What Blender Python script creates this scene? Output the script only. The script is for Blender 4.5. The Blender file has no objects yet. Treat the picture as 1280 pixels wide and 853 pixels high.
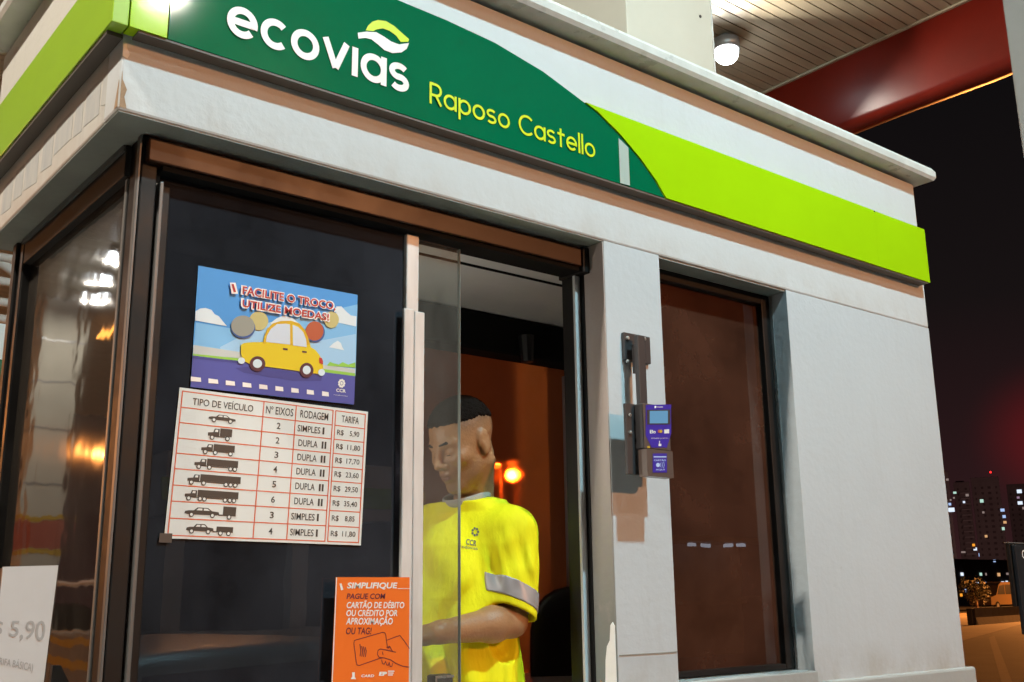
import bpy, bmesh, math, random
import numpy as np
from mathutils import Vector
from mathutils.bvhtree import BVHTree
random.seed(7); np.random.seed(7)
S = bpy.context.scene
COL = S.collection
R_ = math.radians

# ------------------------------------------------------------------ camera
CZ = 1.6                                   # eye height above the road
YAW, PITCH, ROLL, FPX = 0.68257179, 0.23689819, -0.01312331, 1325.6
PW, PH = 1280, 853
def _axes():
    f = np.array([math.sin(YAW)*math.cos(PITCH), math.cos(YAW)*math.cos(PITCH), math.sin(PITCH)])
    r = np.array([math.cos(YAW), -math.sin(YAW), 0.0]); u = np.cross(r, f)
    return math.cos(ROLL)*r+math.sin(ROLL)*u, -math.sin(ROLL)*r+math.cos(ROLL)*u, f
AR, AU, AF = _axes()
cam = bpy.data.cameras.new('camera'); cam_o = bpy.data.objects.new('camera', cam); COL.objects.link(cam_o)
from mathutils import Matrix
M = Matrix(((AR[0], AU[0], -AF[0], 0), (AR[1], AU[1], -AF[1], 0), (AR[2], AU[2], -AF[2], CZ), (0, 0, 0, 1)))
cam_o.matrix_world = M
cam.sensor_width = 36; cam.lens = FPX/PW*36; cam.clip_end = 3000; cam.clip_start = 0.02
S.camera = cam_o
def _ray(px, py): return AF*FPX + AR*(px-PW/2) - AU*(py-PH/2)
def atY(px, py, y): d = _ray(px, py); d = d*y/d[1]; return np.array([d[0], d[1], d[2]+CZ])
def atX(px, py, x): d = _ray(px, py); d = d*x/d[0]; return np.array([d[0], d[1], d[2]+CZ])
def atZ(px, py, z): d = _ray(px, py); d = d*(z-CZ)/d[2]; return np.array([d[0], d[1], d[2]+CZ])

# ------------------------------------------------------------------ world: night sky over a city
W = bpy.data.worlds.new('World'); S.world = W; W.use_nodes = True
nt = W.node_tree; nt.nodes.clear()
def _wn(t): return nt.nodes.new(t)
out = _wn('ShaderNodeOutputWorld'); bg = _wn('ShaderNodeBackground'); tc = _wn('ShaderNodeTexCoord')
sx = _wn('ShaderNodeSeparateXYZ'); rp = _wn('ShaderNodeValToRGB')
nt.links.new(tc.outputs['Generated'], sx.inputs[0]); nt.links.new(sx.outputs['Z'], rp.inputs[0])
cr = rp.color_ramp
cr.elements[0].position = 0.0; cr.elements[0].color = (0.034, 0.0115, 0.0125, 1)
cr.elements[1].position = 0.5; cr.elements[1].color = (0.0032, 0.0032, 0.0036, 1)
e = cr.elements.new(0.10); e.color = (0.022, 0.0085, 0.0095, 1)
e = cr.elements.new(0.25); e.color = (0.0085, 0.0060, 0.0062, 1)
# red glow of the city to the right of the booth
gd = _ray(1318, 548); gd = gd/np.linalg.norm(gd)
dp = _wn('ShaderNodeVectorMath'); dp.operation = 'DOT_PRODUCT'; dp.inputs[1].default_value = tuple(gd)
nt.links.new(tc.outputs['Generated'], dp.inputs[0])
mr = _wn('ShaderNodeMapRange'); mr.interpolation_type = 'LINEAR'
mr.inputs['From Min'].default_value = 0.9968; mr.inputs['From Max'].default_value = 1.0
mr.inputs['To Min'].default_value = 0.0; mr.inputs['To Max'].default_value = 1.0
nt.links.new(dp.outputs['Value'], mr.inputs['Value'])
gc = _wn('ShaderNodeMix'); gc.data_type = 'RGBA'; gc.blend_type = 'ADD'; gc.clamp_factor = True
gc.inputs[7].default_value = (1.0, 0.0, 0.012, 1)
pw = _wn('ShaderNodeMath'); pw.operation = 'POWER'; pw.inputs[1].default_value = 3.0; nt.links.new(mr.outputs[0], pw.inputs[0])
ml = _wn('ShaderNodeMath'); ml.operation = 'MULTIPLY'; ml.inputs[1].default_value = 0.075; nt.links.new(pw.outputs[0], ml.inputs[0])
nt.links.new(ml.outputs[0], gc.inputs[0]); nt.links.new(rp.outputs[0], gc.inputs[6])
nt.links.new(gc.outputs[2], bg.inputs[0]); bg.inputs[1].default_value = 1.0
nt.links.new(bg.outputs[0], out.inputs[0])

# ------------------------------------------------------------------ exposure
S.view_settings.view_transform = 'Standard'; S.view_settings.look = 'None'
S.view_settings.exposure = 0.0; S.view_settings.gamma = 1.0
S.cycles.max_bounces = 8; S.cycles.transparent_max_bounces = 16; S.cycles.sample_clamp_indirect = 4
S.cycles.caustics_reflective = False; S.cycles.caustics_refractive = False
S.cycles.use_denoising = True

KEY_COL = (0.52, 0.90, 1.0); NEUTRAL = (1.0, 0.93, 0.80); SODIUM = (1.0, 0.42, 0.17)
# canopy floodlights: (x, y, z, watts, colour, tilt target)
FLOODS = [
    (2.52, -3.18, 6.20, 45, NEUTRAL, (2.2, 2.2, 2.6), 'white floodlight under the canopy, farther out over the lane in front of the booth'),
    (2.35, -0.80, 6.20, 390, KEY_COL, (2.2, 2.0, 2.2), 'white floodlight under the canopy in front of the booth window'),
    (-1.9, 1.6, 6.20, 420, NEUTRAL, (0.5, 2.4, 2.2), 'white floodlight under the canopy beside the left booth face'),
    (6.70, 5.26, 6.16, 150, NEUTRAL, (5.2, 3.2, 3.5), 'glaring white round floodlight beside the cream column'),
]
ROW = [(-3.0, 14.0), (-3.2, 15.1), (-3.5, 16.2), (-3.3, 17.5), (-3.7, 19.4), (-3.9, 20.8)]
STREET = [   # x, y, z of lamp head, watts, cone, target
    (6.6, -10.5, 6.15, 3500, 60, (2.0, 2.0, 2.2), 'sodium street lamp on a tall pole across the lanes'),
    (18.9, 24.0, 5.25, 5800, 360, (17.0, 22.0, 0.0), 'sodium street lamp glowing behind the tinted rear window'),
    (76.0, 32.0, 8.0, 42000, 150, (70.0, 34.0, 0.0), 'sodium street lamp beside the far road'),
    (104.0, 40.0, 7.5, 26000, 150, (98.0, 45.0, 0.0), 'added street lamp out of view, brightening the parked van'),  # added lamp outside the view, brightens the near side of the van
    (-12.0, 40.8, 7.3, 11000, 150, (-10.0, 38.0, 0.0), 'sodium street lamp far down the left lane'),
    (470.0, 190.0, 9.0, 110000, 360, (480.0, 200.0, 0.0), 'added street lamp out of view, brightening the far towers'),  # added pinkish lamp outside the view, lifts the dark tower fronts
]

# ------------------------------------------------------------------ material helpers
def mat(name, col, rough=0.5, metal=0.0, spec=0.5, var=0.0, vscale=6.0, bump=0.0, bscale=60.0, coat=0.0, emit=None, estr=0.0, stretch=(1,1,1), rvar=0.0, col2=None):
    m = bpy.data.materials.new(name); m.use_nodes = True
    n = m.node_tree; b = n.nodes['Principled BSDF']
    b.inputs['Base Color'].default_value = (*col, 1); b.inputs['Roughness'].default_value = rough
    b.inputs['Metallic'].default_value = metal; b.inputs['Specular IOR Level'].default_value = spec
    b.inputs['Coat Weight'].default_value = coat
    if emit: b.inputs['Emission Color'].default_value = (*emit, 1); b.inputs['Emission Strength'].default_value = estr
    if var or bump or rvar:
        t = n.nodes.new('ShaderNodeTexCoord'); mp = n.nodes.new('ShaderNodeMapping'); mp.inputs['Scale'].default_value = stretch
        n.links.new(t.outputs['Object'], mp.inputs['Vector'])
    if var or rvar:
        nz = n.nodes.new('ShaderNodeTexNoise'); nz.inputs['Scale'].default_value = vscale; nz.inputs['Detail'].default_value = 7; nz.inputs['Roughness'].default_value = .62
        n.links.new(mp.outputs[0], nz.inputs['Vector'])
        if var:
            rm = n.nodes.new('ShaderNodeMapRange'); rm.inputs['From Min'].default_value = .3; rm.inputs['From Max'].default_value = .7
            n.links.new(nz.outputs['Fac'], rm.inputs['Value'])
            mx = n.nodes.new('ShaderNodeMix'); mx.data_type = 'RGBA'
            c2 = col2 or tuple(c*(1-var) for c in col)
            mx.inputs[6].default_value = (*c2, 1); mx.inputs[7].default_value = (*[min(1, c*(1+var*.4)) for c in col], 1)
            n.links.new(rm.outputs[0], mx.inputs[0]); n.links.new(mx.outputs[2], b.inputs['Base Color'])
        if rvar:
            rr = n.nodes.new('ShaderNodeMapRange'); rr.inputs['From Min'].default_value = .3; rr.inputs['From Max'].default_value = .7
            rr.inputs['To Min'].default_value = max(.02, rough-rvar); rr.inputs['To Max'].default_value = min(1, rough+rvar)
            n.links.new(nz.outputs['Fac'], rr.inputs['Value']); n.links.new(rr.outputs[0], b.inputs['Roughness'])
    if bump:
        nb = n.nodes.new('ShaderNodeTexNoise'); nb.inputs['Scale'].default_value = bscale; nb.inputs['Detail'].default_value = 5
        n.links.new(mp.outputs[0], nb.inputs['Vector'])
        bp = n.nodes.new('ShaderNodeBump'); bp.inputs['Strength'].default_value = bump; bp.inputs['Distance'].default_value = .01
        n.links.new(nb.outputs['Fac'], bp.inputs['Height']); n.links.new(bp.outputs[0], b.inputs['Normal'])
    return m

def pane_mat(name, tint, dust_sheen=(0.5, 0.5, 0.5), dust_sheen_amt=0.05, gloss_rough=0.0, ior=1.5, scale=5.0, haze=0.0, haze_rough=.3, haze_col=(1, .4, .15), bump=0.0, stretch=(1, 1, .35), through=False):
    """thin pane: tinted transparency, fresnel reflection, a film of dirt or painted sheen, optional scattering of light passing through"""
    m = bpy.data.materials.new(name); m.use_nodes = True; n = m.node_tree; n.nodes.clear(); L = n.links.new
    o = n.nodes.new('ShaderNodeOutputMaterial'); tr = n.nodes.new('ShaderNodeBsdfTransparent'); tr.inputs[0].default_value = (*tint, 1)
    gl = n.nodes.new('ShaderNodeBsdfGlossy'); gl.inputs['Roughness'].default_value = gloss_rough; gl.inputs[0].default_value = (1, 1, 1, 1)
    fr = n.nodes.new('ShaderNodeFresnel'); fr.inputs['IOR'].default_value = ior
    ge = n.nodes.new('ShaderNodeNewGeometry')
    # reflect equally from both sides
    mxs = n.nodes.new('ShaderNodeMixShader')
    bf = n.nodes.new('ShaderNodeMath'); bf.operation = 'MULTIPLY_ADD'
    L(ge.outputs['Backfacing'], bf.inputs[0]); bf.inputs[1].default_value = (1/ior-ior); bf.inputs[2].default_value = ior
    L(bf.outputs[0], fr.inputs['IOR'])
    base = tr
    if haze:
        rf = n.nodes.new('ShaderNodeBsdfRefraction'); rf.inputs['IOR'].default_value = 1.02; rf.inputs['Roughness'].default_value = haze_rough; rf.inputs[0].default_value = (*haze_col, 1)
        mh = n.nodes.new('ShaderNodeMixShader'); mh.inputs[0].default_value = haze
        L(tr.outputs[0], mh.inputs[1]); L(rf.outputs[0], mh.inputs[2]); base = mh
    df = n.nodes.new('ShaderNodeBsdfTranslucent' if through else 'ShaderNodeBsdfDiffuse'); df.inputs[0].default_value = (*dust_sheen, 1)
    md = n.nodes.new('ShaderNodeMixShader')
    t = n.nodes.new('ShaderNodeTexCoord'); mp = n.nodes.new('ShaderNodeMapping'); mp.inputs['Scale'].default_value = stretch
    nz = n.nodes.new('ShaderNodeTexNoise'); nz.inputs['Scale'].default_value = scale; nz.inputs['Detail'].default_value = 9; nz.inputs['Roughness'].default_value = .68
    L(t.outputs['Object'], mp.inputs['Vector']); L(mp.outputs[0], nz.inputs['Vector'])
    rm = n.nodes.new('ShaderNodeMapRange'); rm.inputs['From Min'].default_value = .32; rm.inputs['From Max'].default_value = .72
    rm.inputs['To Min'].default_value = dust_sheen_amt*.35; rm.inputs['To Max'].default_value = dust_sheen_amt*1.7
    L(nz.outputs['Fac'], rm.inputs['Value']); L(rm.outputs[0], md.inputs[0])
    L(base.outputs[0], md.inputs[1]); L(df.outputs[0], md.inputs[2])
    L(fr.outputs[0], mxs.inputs[0]); L(md.outputs[0], mxs.inputs[1]); L(gl.outputs[0], mxs.inputs[2])
    if bump:
        bp = n.nodes.new('ShaderNodeBump'); bp.inputs['Strength'].default_value = bump; bp.inputs['Distance'].default_value = .004
        nb = n.nodes.new('ShaderNodeTexNoise'); nb.inputs['Scale'].default_value = 3.0; nb.inputs['Detail'].default_value = 3
        L(t.outputs['Object'], nb.inputs['Vector']); L(nb.outputs['Fac'], bp.inputs['Height']); L(bp.outputs[0], gl.inputs['Normal'])
    L(mxs.outputs[0], o.inputs[0])
    return m

def emis(name, col, s):
    m = bpy.data.materials.new(name); m.use_nodes = True; n = m.node_tree; n.nodes.clear()
    o = n.nodes.new('ShaderNodeOutputMaterial'); e = n.nodes.new('ShaderNodeEmission')
    e.inputs[0].default_value = (*col, 1); e.inputs[1].default_value = s; n.links.new(e.outputs[0], o.inputs[0]); return m

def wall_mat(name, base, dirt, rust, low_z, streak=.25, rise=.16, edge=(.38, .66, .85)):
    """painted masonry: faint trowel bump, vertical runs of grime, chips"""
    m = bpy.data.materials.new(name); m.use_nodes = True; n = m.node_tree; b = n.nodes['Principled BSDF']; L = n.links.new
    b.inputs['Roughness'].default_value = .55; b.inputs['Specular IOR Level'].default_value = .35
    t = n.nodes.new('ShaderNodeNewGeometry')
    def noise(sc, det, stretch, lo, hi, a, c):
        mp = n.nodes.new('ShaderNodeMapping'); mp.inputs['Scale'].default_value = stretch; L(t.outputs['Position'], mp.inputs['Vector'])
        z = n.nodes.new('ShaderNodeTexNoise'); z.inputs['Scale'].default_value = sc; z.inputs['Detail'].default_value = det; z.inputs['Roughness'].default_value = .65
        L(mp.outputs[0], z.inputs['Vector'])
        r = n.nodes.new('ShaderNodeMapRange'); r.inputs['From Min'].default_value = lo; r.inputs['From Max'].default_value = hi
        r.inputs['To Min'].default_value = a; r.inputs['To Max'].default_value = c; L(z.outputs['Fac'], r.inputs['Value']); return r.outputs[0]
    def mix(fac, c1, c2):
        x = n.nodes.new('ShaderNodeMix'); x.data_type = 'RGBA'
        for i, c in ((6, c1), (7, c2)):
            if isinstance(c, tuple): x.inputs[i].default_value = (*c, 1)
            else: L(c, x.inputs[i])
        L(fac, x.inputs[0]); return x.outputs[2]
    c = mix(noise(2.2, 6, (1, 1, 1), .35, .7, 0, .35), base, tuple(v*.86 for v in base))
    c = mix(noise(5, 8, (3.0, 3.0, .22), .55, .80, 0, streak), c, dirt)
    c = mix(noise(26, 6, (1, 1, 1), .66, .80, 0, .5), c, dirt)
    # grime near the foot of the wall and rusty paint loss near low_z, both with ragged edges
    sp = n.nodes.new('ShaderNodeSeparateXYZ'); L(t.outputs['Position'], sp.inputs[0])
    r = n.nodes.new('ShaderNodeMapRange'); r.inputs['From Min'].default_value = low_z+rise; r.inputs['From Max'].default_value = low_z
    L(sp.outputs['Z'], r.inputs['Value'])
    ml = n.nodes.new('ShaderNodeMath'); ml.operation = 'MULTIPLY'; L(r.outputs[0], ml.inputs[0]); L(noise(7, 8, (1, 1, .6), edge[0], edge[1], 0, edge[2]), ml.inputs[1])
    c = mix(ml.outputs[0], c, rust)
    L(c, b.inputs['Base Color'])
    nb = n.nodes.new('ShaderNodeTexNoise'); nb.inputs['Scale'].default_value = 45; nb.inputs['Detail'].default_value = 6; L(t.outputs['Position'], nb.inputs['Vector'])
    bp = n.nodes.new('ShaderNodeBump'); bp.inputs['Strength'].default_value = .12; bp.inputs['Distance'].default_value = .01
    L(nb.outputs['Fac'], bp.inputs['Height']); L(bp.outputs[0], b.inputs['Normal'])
    return m

MT = {}
MT['wall'] = wall_mat('painted_wall', (.545, .58, .61), (.40, .39, .37), (.34, .30, .24), 1.30, .20)
MT['fascia'] = wall_mat('painted_fascia', (.60, .615, .625), (.42, .40, .36), (.40, .31, .23), 2.50, .14, .15, (.42, .68, .5))
MT['fascia_side'] = wall_mat('painted_fascia_side', (.60, .57, .52), (.38, .37, .35), (.45, .34, .26), 2.50, .5)  # fascia paint with the warm side light in its tone; streaks are grime
MT['residue'] = mat('sticker_residue', (.36, .36, .36), .7, var=.35, vscale=14, stretch=(1, 2.5, .6), col2=(.52, .50, .46))
MT['plinth'] = wall_mat('painted_plinth', (.40, .41, .40), (.28, .27, .25), (.3, .27, .22), .3, .3)
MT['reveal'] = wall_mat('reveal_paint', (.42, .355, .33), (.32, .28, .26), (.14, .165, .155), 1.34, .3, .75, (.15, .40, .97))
MT['bare'] = mat('peeled_plaster', (.88, .88, .88), .8, bump=.3, bscale=30)
MT['tan_plaster'] = mat('tan_plaster', (.42, .27, .16), .85, var=.4, vscale=20)
MT['ledge'] = mat('ledge_metal', (.60, .60, .57), .35, var=.15, vscale=14, rvar=.12)
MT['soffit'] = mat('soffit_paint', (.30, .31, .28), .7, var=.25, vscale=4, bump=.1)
MT['bronze'] = mat('bronze_aluminium', (.042, .0145, .0045), .4, metal=.1, var=.25, vscale=5, rvar=.12)
MT['darkframe'] = mat('dark_anodised', (.009, .0075, .007), .5, metal=.0, spec=.25, var=.3, vscale=9, rvar=.1)
MT['black'] = mat('black_plastic', (.012, .012, .013), .4)
MT['rubber'] = mat('black_rubber', (.006, .006, .006), .8, spec=.15)
MT['silver'] = mat('satin_aluminium', (.62, .61, .60), .32, metal=.75, var=.2, vscale=8, rvar=.1, stretch=(3, 3, .3))
MT['sideframe'] = mat('side_frame_dark', (.03, .028, .026), .6, spec=.15)
MT['paneedge'] = mat('glass_edge', (.20, .235, .22), .4)
MT['alu_dark'] = mat('dull_aluminium', (.13, .125, .12), .45, metal=.2, var=.2, vscale=8, stretch=(3, 3, .3))
MT['alu_warm'] = mat('worn_aluminium', (.72, .70, .68), .45, metal=.1, var=.2, vscale=7, stretch=(3, 3, .5))
MT['green'] = mat('sign_green', (.0, .135, .058), .07, var=.12, vscale=2.0)
MT['lime'] = mat('sign_lime', (.36, .64, .004), .10, var=.06, vscale=2.5, bump=.10, bscale=4)
MT['lime_side'] = mat('sign_lime_dim_side', (.34, .56, .035), .32, coat=.3, var=.08, vscale=3)  # duller copy of the lime, weaker side light put into the colour
MT['jamb'] = mat('jamb_paint', (.66, .66, .68), .35, var=.3, vscale=6, stretch=(3, 3, .4))
MT['white_vinyl'] = mat('white_vinyl', (.82, .82, .80), .35)
MT['lime_vinyl'] = mat('lime_vinyl', (.58, .74, .01), .35)
MT['tape'] = mat('glossy_tape', (.48, .58, .53), .2, metal=.2, bump=.4, bscale=25, stretch=(1, 1, .3))
MT['fixedpane'] = pane_mat('dark_film_pane', (.10, .10, .115), dust_sheen=(.11, .115, .14), dust_sheen_amt=.20, scale=2.2, bump=.10, stretch=(1, 1, .8))  # bluish film colour stands in for a sheen of reflections
MT['clearpane'] = pane_mat('clear_sliding_pane', (.86, .87, .85), dust_sheen=(.62, .58, .52), dust_sheen_amt=.075, scale=6, bump=.05)
MT['sidepane'] = pane_mat('side_pane', (.34, .32, .31), dust_sheen=(.30, .24, .19), dust_sheen_amt=.10, scale=3, ior=1.75, bump=.5, gloss_rough=.035)
MT['brownpane'] = pane_mat('brown_film_pane', (.16, .055, .025), dust_sheen=(.15, .058, .034), dust_sheen_amt=.36, scale=1.6, bump=.10, ior=1.5, stretch=(1, 1, 1))
MT['rearpane'] = pane_mat('rear_film_pane', (.60, .30, .16), dust_sheen=(.46, .29, .22), dust_sheen_amt=.30, scale=2.0, haze=.45, haze_rough=.32, haze_col=(.8, .36, .14), ior=1.3, through=True, stretch=(1, 1, 1))
MT['int_ceiling'] = mat('interior_ceiling', (.78, .78, .76), .6, var=.12, vscale=3)
MT['int_wall'] = mat('interior_wall', (.55, .51, .46), .7, var=.2, vscale=3)
MT['floor'] = mat('interior_floor', (.10, .095, .09), .6, var=.2)
MT['paper'] = mat('poster_paper', (.80, .78, .74), .6)
MT['ink'] = mat('black_ink', (.045, .04, .035), .5)
MT['greyink'] = mat('grey_ink', (.42, .42, .42), .5)  # grey print, paled to stand in for glare washing over the price board
MT['redline'] = mat('red_ink', (.72, .11, .035), .5)
MT['orange'] = mat('orange_print', (.86, .155, .006), .6)
MT['purpleink'] = mat('purple_ink', (.11, .012, .035), .5)
MT['cream'] = mat('column_cream', (.57, .55, .47), .6, var=.06, vscale=3)
MT['grey_col'] = mat('column_grey', (.30, .27, .25), .6, var=.12, vscale=3, bump=.1)
MT['board'] = mat('ceiling_boards', (.56, .48, .345), .5, var=.22, vscale=2.2, stretch=(.4, 3, 1))
MT['void'] = mat('ceiling_void', (.03, .028, .025), .9)
MT['red'] = mat('canopy_red', (.21, .011, .004), .32, spec=.4, var=.25, vscale=1.1, bump=.25, bscale=1.6)
MT['asphalt'] = mat('asphalt', (.05, .048, .046), .8, var=.35, vscale=.9, bump=.3, bscale=90)
MT['lane'] = mat('lane_concrete', (.42, .41, .385), .75, var=.3, vscale=.8, bump=.2, bscale=50)
MT['concrete'] = mat('concrete', (.30, .29, .27), .8, var=.25, vscale=3, bump=.2)
MT['road_yellow'] = mat('yellow_paint', (.62, .40, .02), .6, var=.2)
MT['road_white'] = mat('white_paint', (.72, .72, .70), .6, var=.15)
MT['redpaint'] = mat('red_paint', (.42, .09, .06), .5)
MT['lampwhite'] = emis('lamp_white', (.92, .97, 1.0), 22)
MT['lampsodium'] = emis('lamp_sodium', (1.0, .42, .10), 60)
MT['lampsodium_soft'] = emis('lamp_sodium_tube', (1.0, .36, .06), 9)
MT['housing'] = mat('lamp_housing', (.40, .40, .40), .4, metal=.6)
MT['galv'] = mat('galvanised_steel', (.45, .45, .44), .4, metal=.7, var=.2)
MT['skin'] = None

# ------------------------------------------------------------------ object helpers
def link(o):
    COL.objects.link(o); return o
def tag(o, label=None, cat=None, group=None, kind=None):
    if label: o['label'] = label
    if cat: o['category'] = cat
    if group: o['group'] = group
    if kind: o['kind'] = kind
    return o
def empty(name, loc, label=None, cat=None, group=None, kind=None):
    o = bpy.data.objects.new(name, None); o.location = loc; o.empty_display_size = .1; link(o)
    return tag(o, label, cat, group, kind)
def root_loc(o):
    while o.parent: o = o.parent
    return np.array(o.location)

class MB:
    def __init__(s): s.bm = bmesh.new()
    def box(s, x0, x1, y0, y1, z0, z1, bev=0.0):
        bm = s.bm
        v = [bm.verts.new(p) for p in ((x0,y0,z0),(x1,y0,z0),(x1,y1,z0),(x0,y1,z0),(x0,y0,z1),(x1,y0,z1),(x1,y1,z1),(x0,y1,z1))]
        fs = [bm.faces.new([v[i] for i in q]) for q in ((3,2,1,0),(4,5,6,7),(0,1,5,4),(1,2,6,5),(2,3,7,6),(3,0,4,7))]
        if bev:
            es = list({e for f in fs for e in f.edges})
            bmesh.ops.bevel(bm, geom=es, offset=bev, segments=2, affect='EDGES', profile=.5)
        return s
    def obox(s, c, ax, ay, az, hx, hy, hz, bev=0.0):
        bm = s.bm; c, ax, ay, az = [np.array(q, float) for q in (c, ax, ay, az)]
        v = []
        for sz in (-1, 1):
            for sx_, sy in ((-1,-1),(1,-1),(1,1),(-1,1)):
                v.append(bm.verts.new(tuple(c+ax*hx*sx_+ay*hy*sy+az*hz*sz)))
        fs = [bm.faces.new([v[i] for i in q]) for q in ((3,2,1,0),(4,5,6,7),(0,1,5,4),(1,2,6,5),(2,3,7,6),(3,0,4,7))]
        if bev:
            es = list({e for f in fs for e in f.edges})
            bmesh.ops.bevel(bm, geom=es, offset=bev, segments=2, affect='EDGES', profile=.5)
        return s
    def poly(s, pts):
        s.bm.faces.new([s.bm.verts.new(tuple(p)) for p in pts]); return s
    def prism(s, pts, vec):
        """polygon swept by vec"""
        bm = s.bm; vec = np.array(vec, float)
        a = [bm.verts.new(tuple(p)) for p in pts]; b = [bm.verts.new(tuple(np.array(p)+vec)) for p in pts]
        bm.faces.new(a); bm.faces.new(b[::-1]); n = len(pts)
        for i in range(n): bm.faces.new((a[i], b[i], b[(i+1) % n], a[(i+1) % n]))
        return s
    def tube(s, pts, r, seg=12, caps=True):
        bm = s.bm; pts = [np.array(p, float) for p in pts]; n = len(pts)
        rs = r if hasattr(r, '__len__') else [r]*n
        rings = []; prev = None
        for i, p in enumerate(pts):
            t = pts[min(i+1, n-1)]-pts[max(i-1, 0)]; t = t/np.linalg.norm(t)
            if prev is None:
                a = np.cross(t, (0, 0, 1)); 
                if np.linalg.norm(a) < .1: a = np.cross(t, (1, 0, 0))
            else: a = prev-t*(prev@t)
            a = a/np.linalg.norm(a); prev = a; b = np.cross(t, a)
            rings.append([bm.verts.new(tuple(p+rs[i]*(math.cos(k*2*math.pi/seg)*a+math.sin(k*2*math.pi/seg)*b))) for k in range(seg)])
        for i in range(n-1):
            for k in range(seg):
                bm.faces.new((rings[i][k], rings[i][(k+1) % seg], rings[i+1][(k+1) % seg], rings[i+1][k]))
        if caps: bm.faces.new(rings[0][::-1]); bm.faces.new(rings[-1])
        return s
    def lathe(s, c, prof, axis=(0, 0, 1), seg=24):
        c = np.array(c, float); ax = np.array(axis, float); ax /= np.linalg.norm(ax)
        a = np.cross(ax, (1, 0, 0)); 
        if np.linalg.norm(a) < .1: a = np.cross(ax, (0, 1, 0))
        a /= np.linalg.norm(a); b = np.cross(ax, a); bm = s.bm
        rings = [[bm.verts.new(tuple(c+ax*h+r*(math.cos(k*2*math.pi/seg)*a+math.sin(k*2*math.pi/seg)*b))) for k in range(seg)] for r, h in prof]
        for i in range(len(prof)-1):
            for k in range(seg): bm.faces.new((rings[i][k], rings[i][(k+1) % seg], rings[i+1][(k+1) % seg], rings[i+1][k]))
        bm.faces.new(rings[0][::-1]); bm.faces.new(rings[-1]); return s
    def build(s, name, material, parent=None, smooth=False, recalc=True):
        me = bpy.data.meshes.new(name)
        if recalc: bmesh.ops.recalc_face_normals(s.bm, faces=s.bm.faces[:])
        off = root_loc(parent) if parent else None
        if off is not None:
            for v in s.bm.verts: v.co -= Vector(off)
        s.bm.to_mesh(me); s.bm.free()
        if smooth:
            for p in me.polygons: p.use_smooth = True
            if smooth != 'all':
                pass
        me.materials.append(material)
        o = bpy.data.objects.new(name, me); link(o)
        if parent: o.parent = parent
        return o
def mesh_obj(name, verts, faces, material, parent=None, smooth=True):
    me = bpy.data.meshes.new(name); v = np.asarray(verts, float)
    if parent is not None: v = v-root_loc(parent)
    me.from_pydata(v.tolist(), [], [list(f) for f in faces]); me.update()
    if smooth: me.polygons.foreach_set('use_smooth', [True]*len(me.polygons))
    me.materials.append(material); o = bpy.data.objects.new(name, me); link(o)
    if parent is not None: o.parent = parent
    return o

# flat print on a surface: uv->3D mapping given by four corners (TL, TR, BR, BL); lift raises each layer off the paper
class Sheet:
    def __init__(s, TL, TR, BR, BL):
        s.c = [np.array(q, float) for q in (TL, TR, BR, BL)]
        n = np.cross(s.c[1]-s.c[0], s.c[3]-s.c[0]); s.n = n/np.linalg.norm(n)
        if s.n @ (np.array([0, 0, CZ])-s.c[0]) < 0: s.n = -s.n
    def P(s, u, v, lift=0.0):
        a, b, c, d = s.c
        return (a*(1-u)+b*u)*(1-v)+(d*(1-u)+c*u)*v+s.n*lift
    def w(s): return np.linalg.norm(s.c[1]-s.c[0])
    def h(s): return np.linalg.norm(s.c[3]-s.c[0])
    def rect(s, mb, u0, v0, u1, v1, lift): mb.poly([s.P(u0, v0, lift), s.P(u1, v0, lift), s.P(u1, v1, lift), s.P(u0, v1, lift)])
    def poly(s, mb, pts, lift): mb.poly([s.P(u, v, lift) for u, v in pts])
    def ellipse(s, mb, cu, cv, ru, rv, lift, n=24): s.poly(mb, [(cu+ru*math.cos(k*2*math.pi/n), cv+rv*math.sin(k*2*math.pi/n)) for k in range(n)], lift)
    def line(s, mb, pts, wd, lift):
        """ribbon through uv points, width in metres"""
        W_, H_ = s.w(), s.h(); q = [np.array((u*W_, v*H_)) for u, v in pts]
        for a, b in zip(q[:-1], q[1:]):
            d = b-a; L_ = np.linalg.norm(d)
            if L_ < 1e-6: continue
            d /= L_; m_ = np.array((-d[1], d[0]))*wd/2; a2, b2 = a-d*wd*.3, b+d*wd*.3
            s.poly(mb, [((p)[0]/W_, (p)[1]/H_) for p in (a2+m_, b2+m_, b2-m_, a2-m_)], lift)
def text_geo(body, bold=0.0, shear=0.0):
    cu = bpy.data.curves.new('t', 'FONT'); cu.body = body; cu.size = 1; cu.offset = bold; cu.shear = shear; cu.resolution_u = 3
    o = bpy.data.objects.new('t', cu); link(o)
    dg = bpy.context.evaluated_depsgraph_get(); me = bpy.data.meshes.new_from_object(o.evaluated_get(dg))
    v = np.array([list(q.co) for q in me.vertices]); f = [list(p.vertices) for p in me.polygons]
    bpy.data.objects.remove(o); bpy.data.curves.remove(cu); bpy.data.meshes.remove(me)
    return v, f
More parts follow.
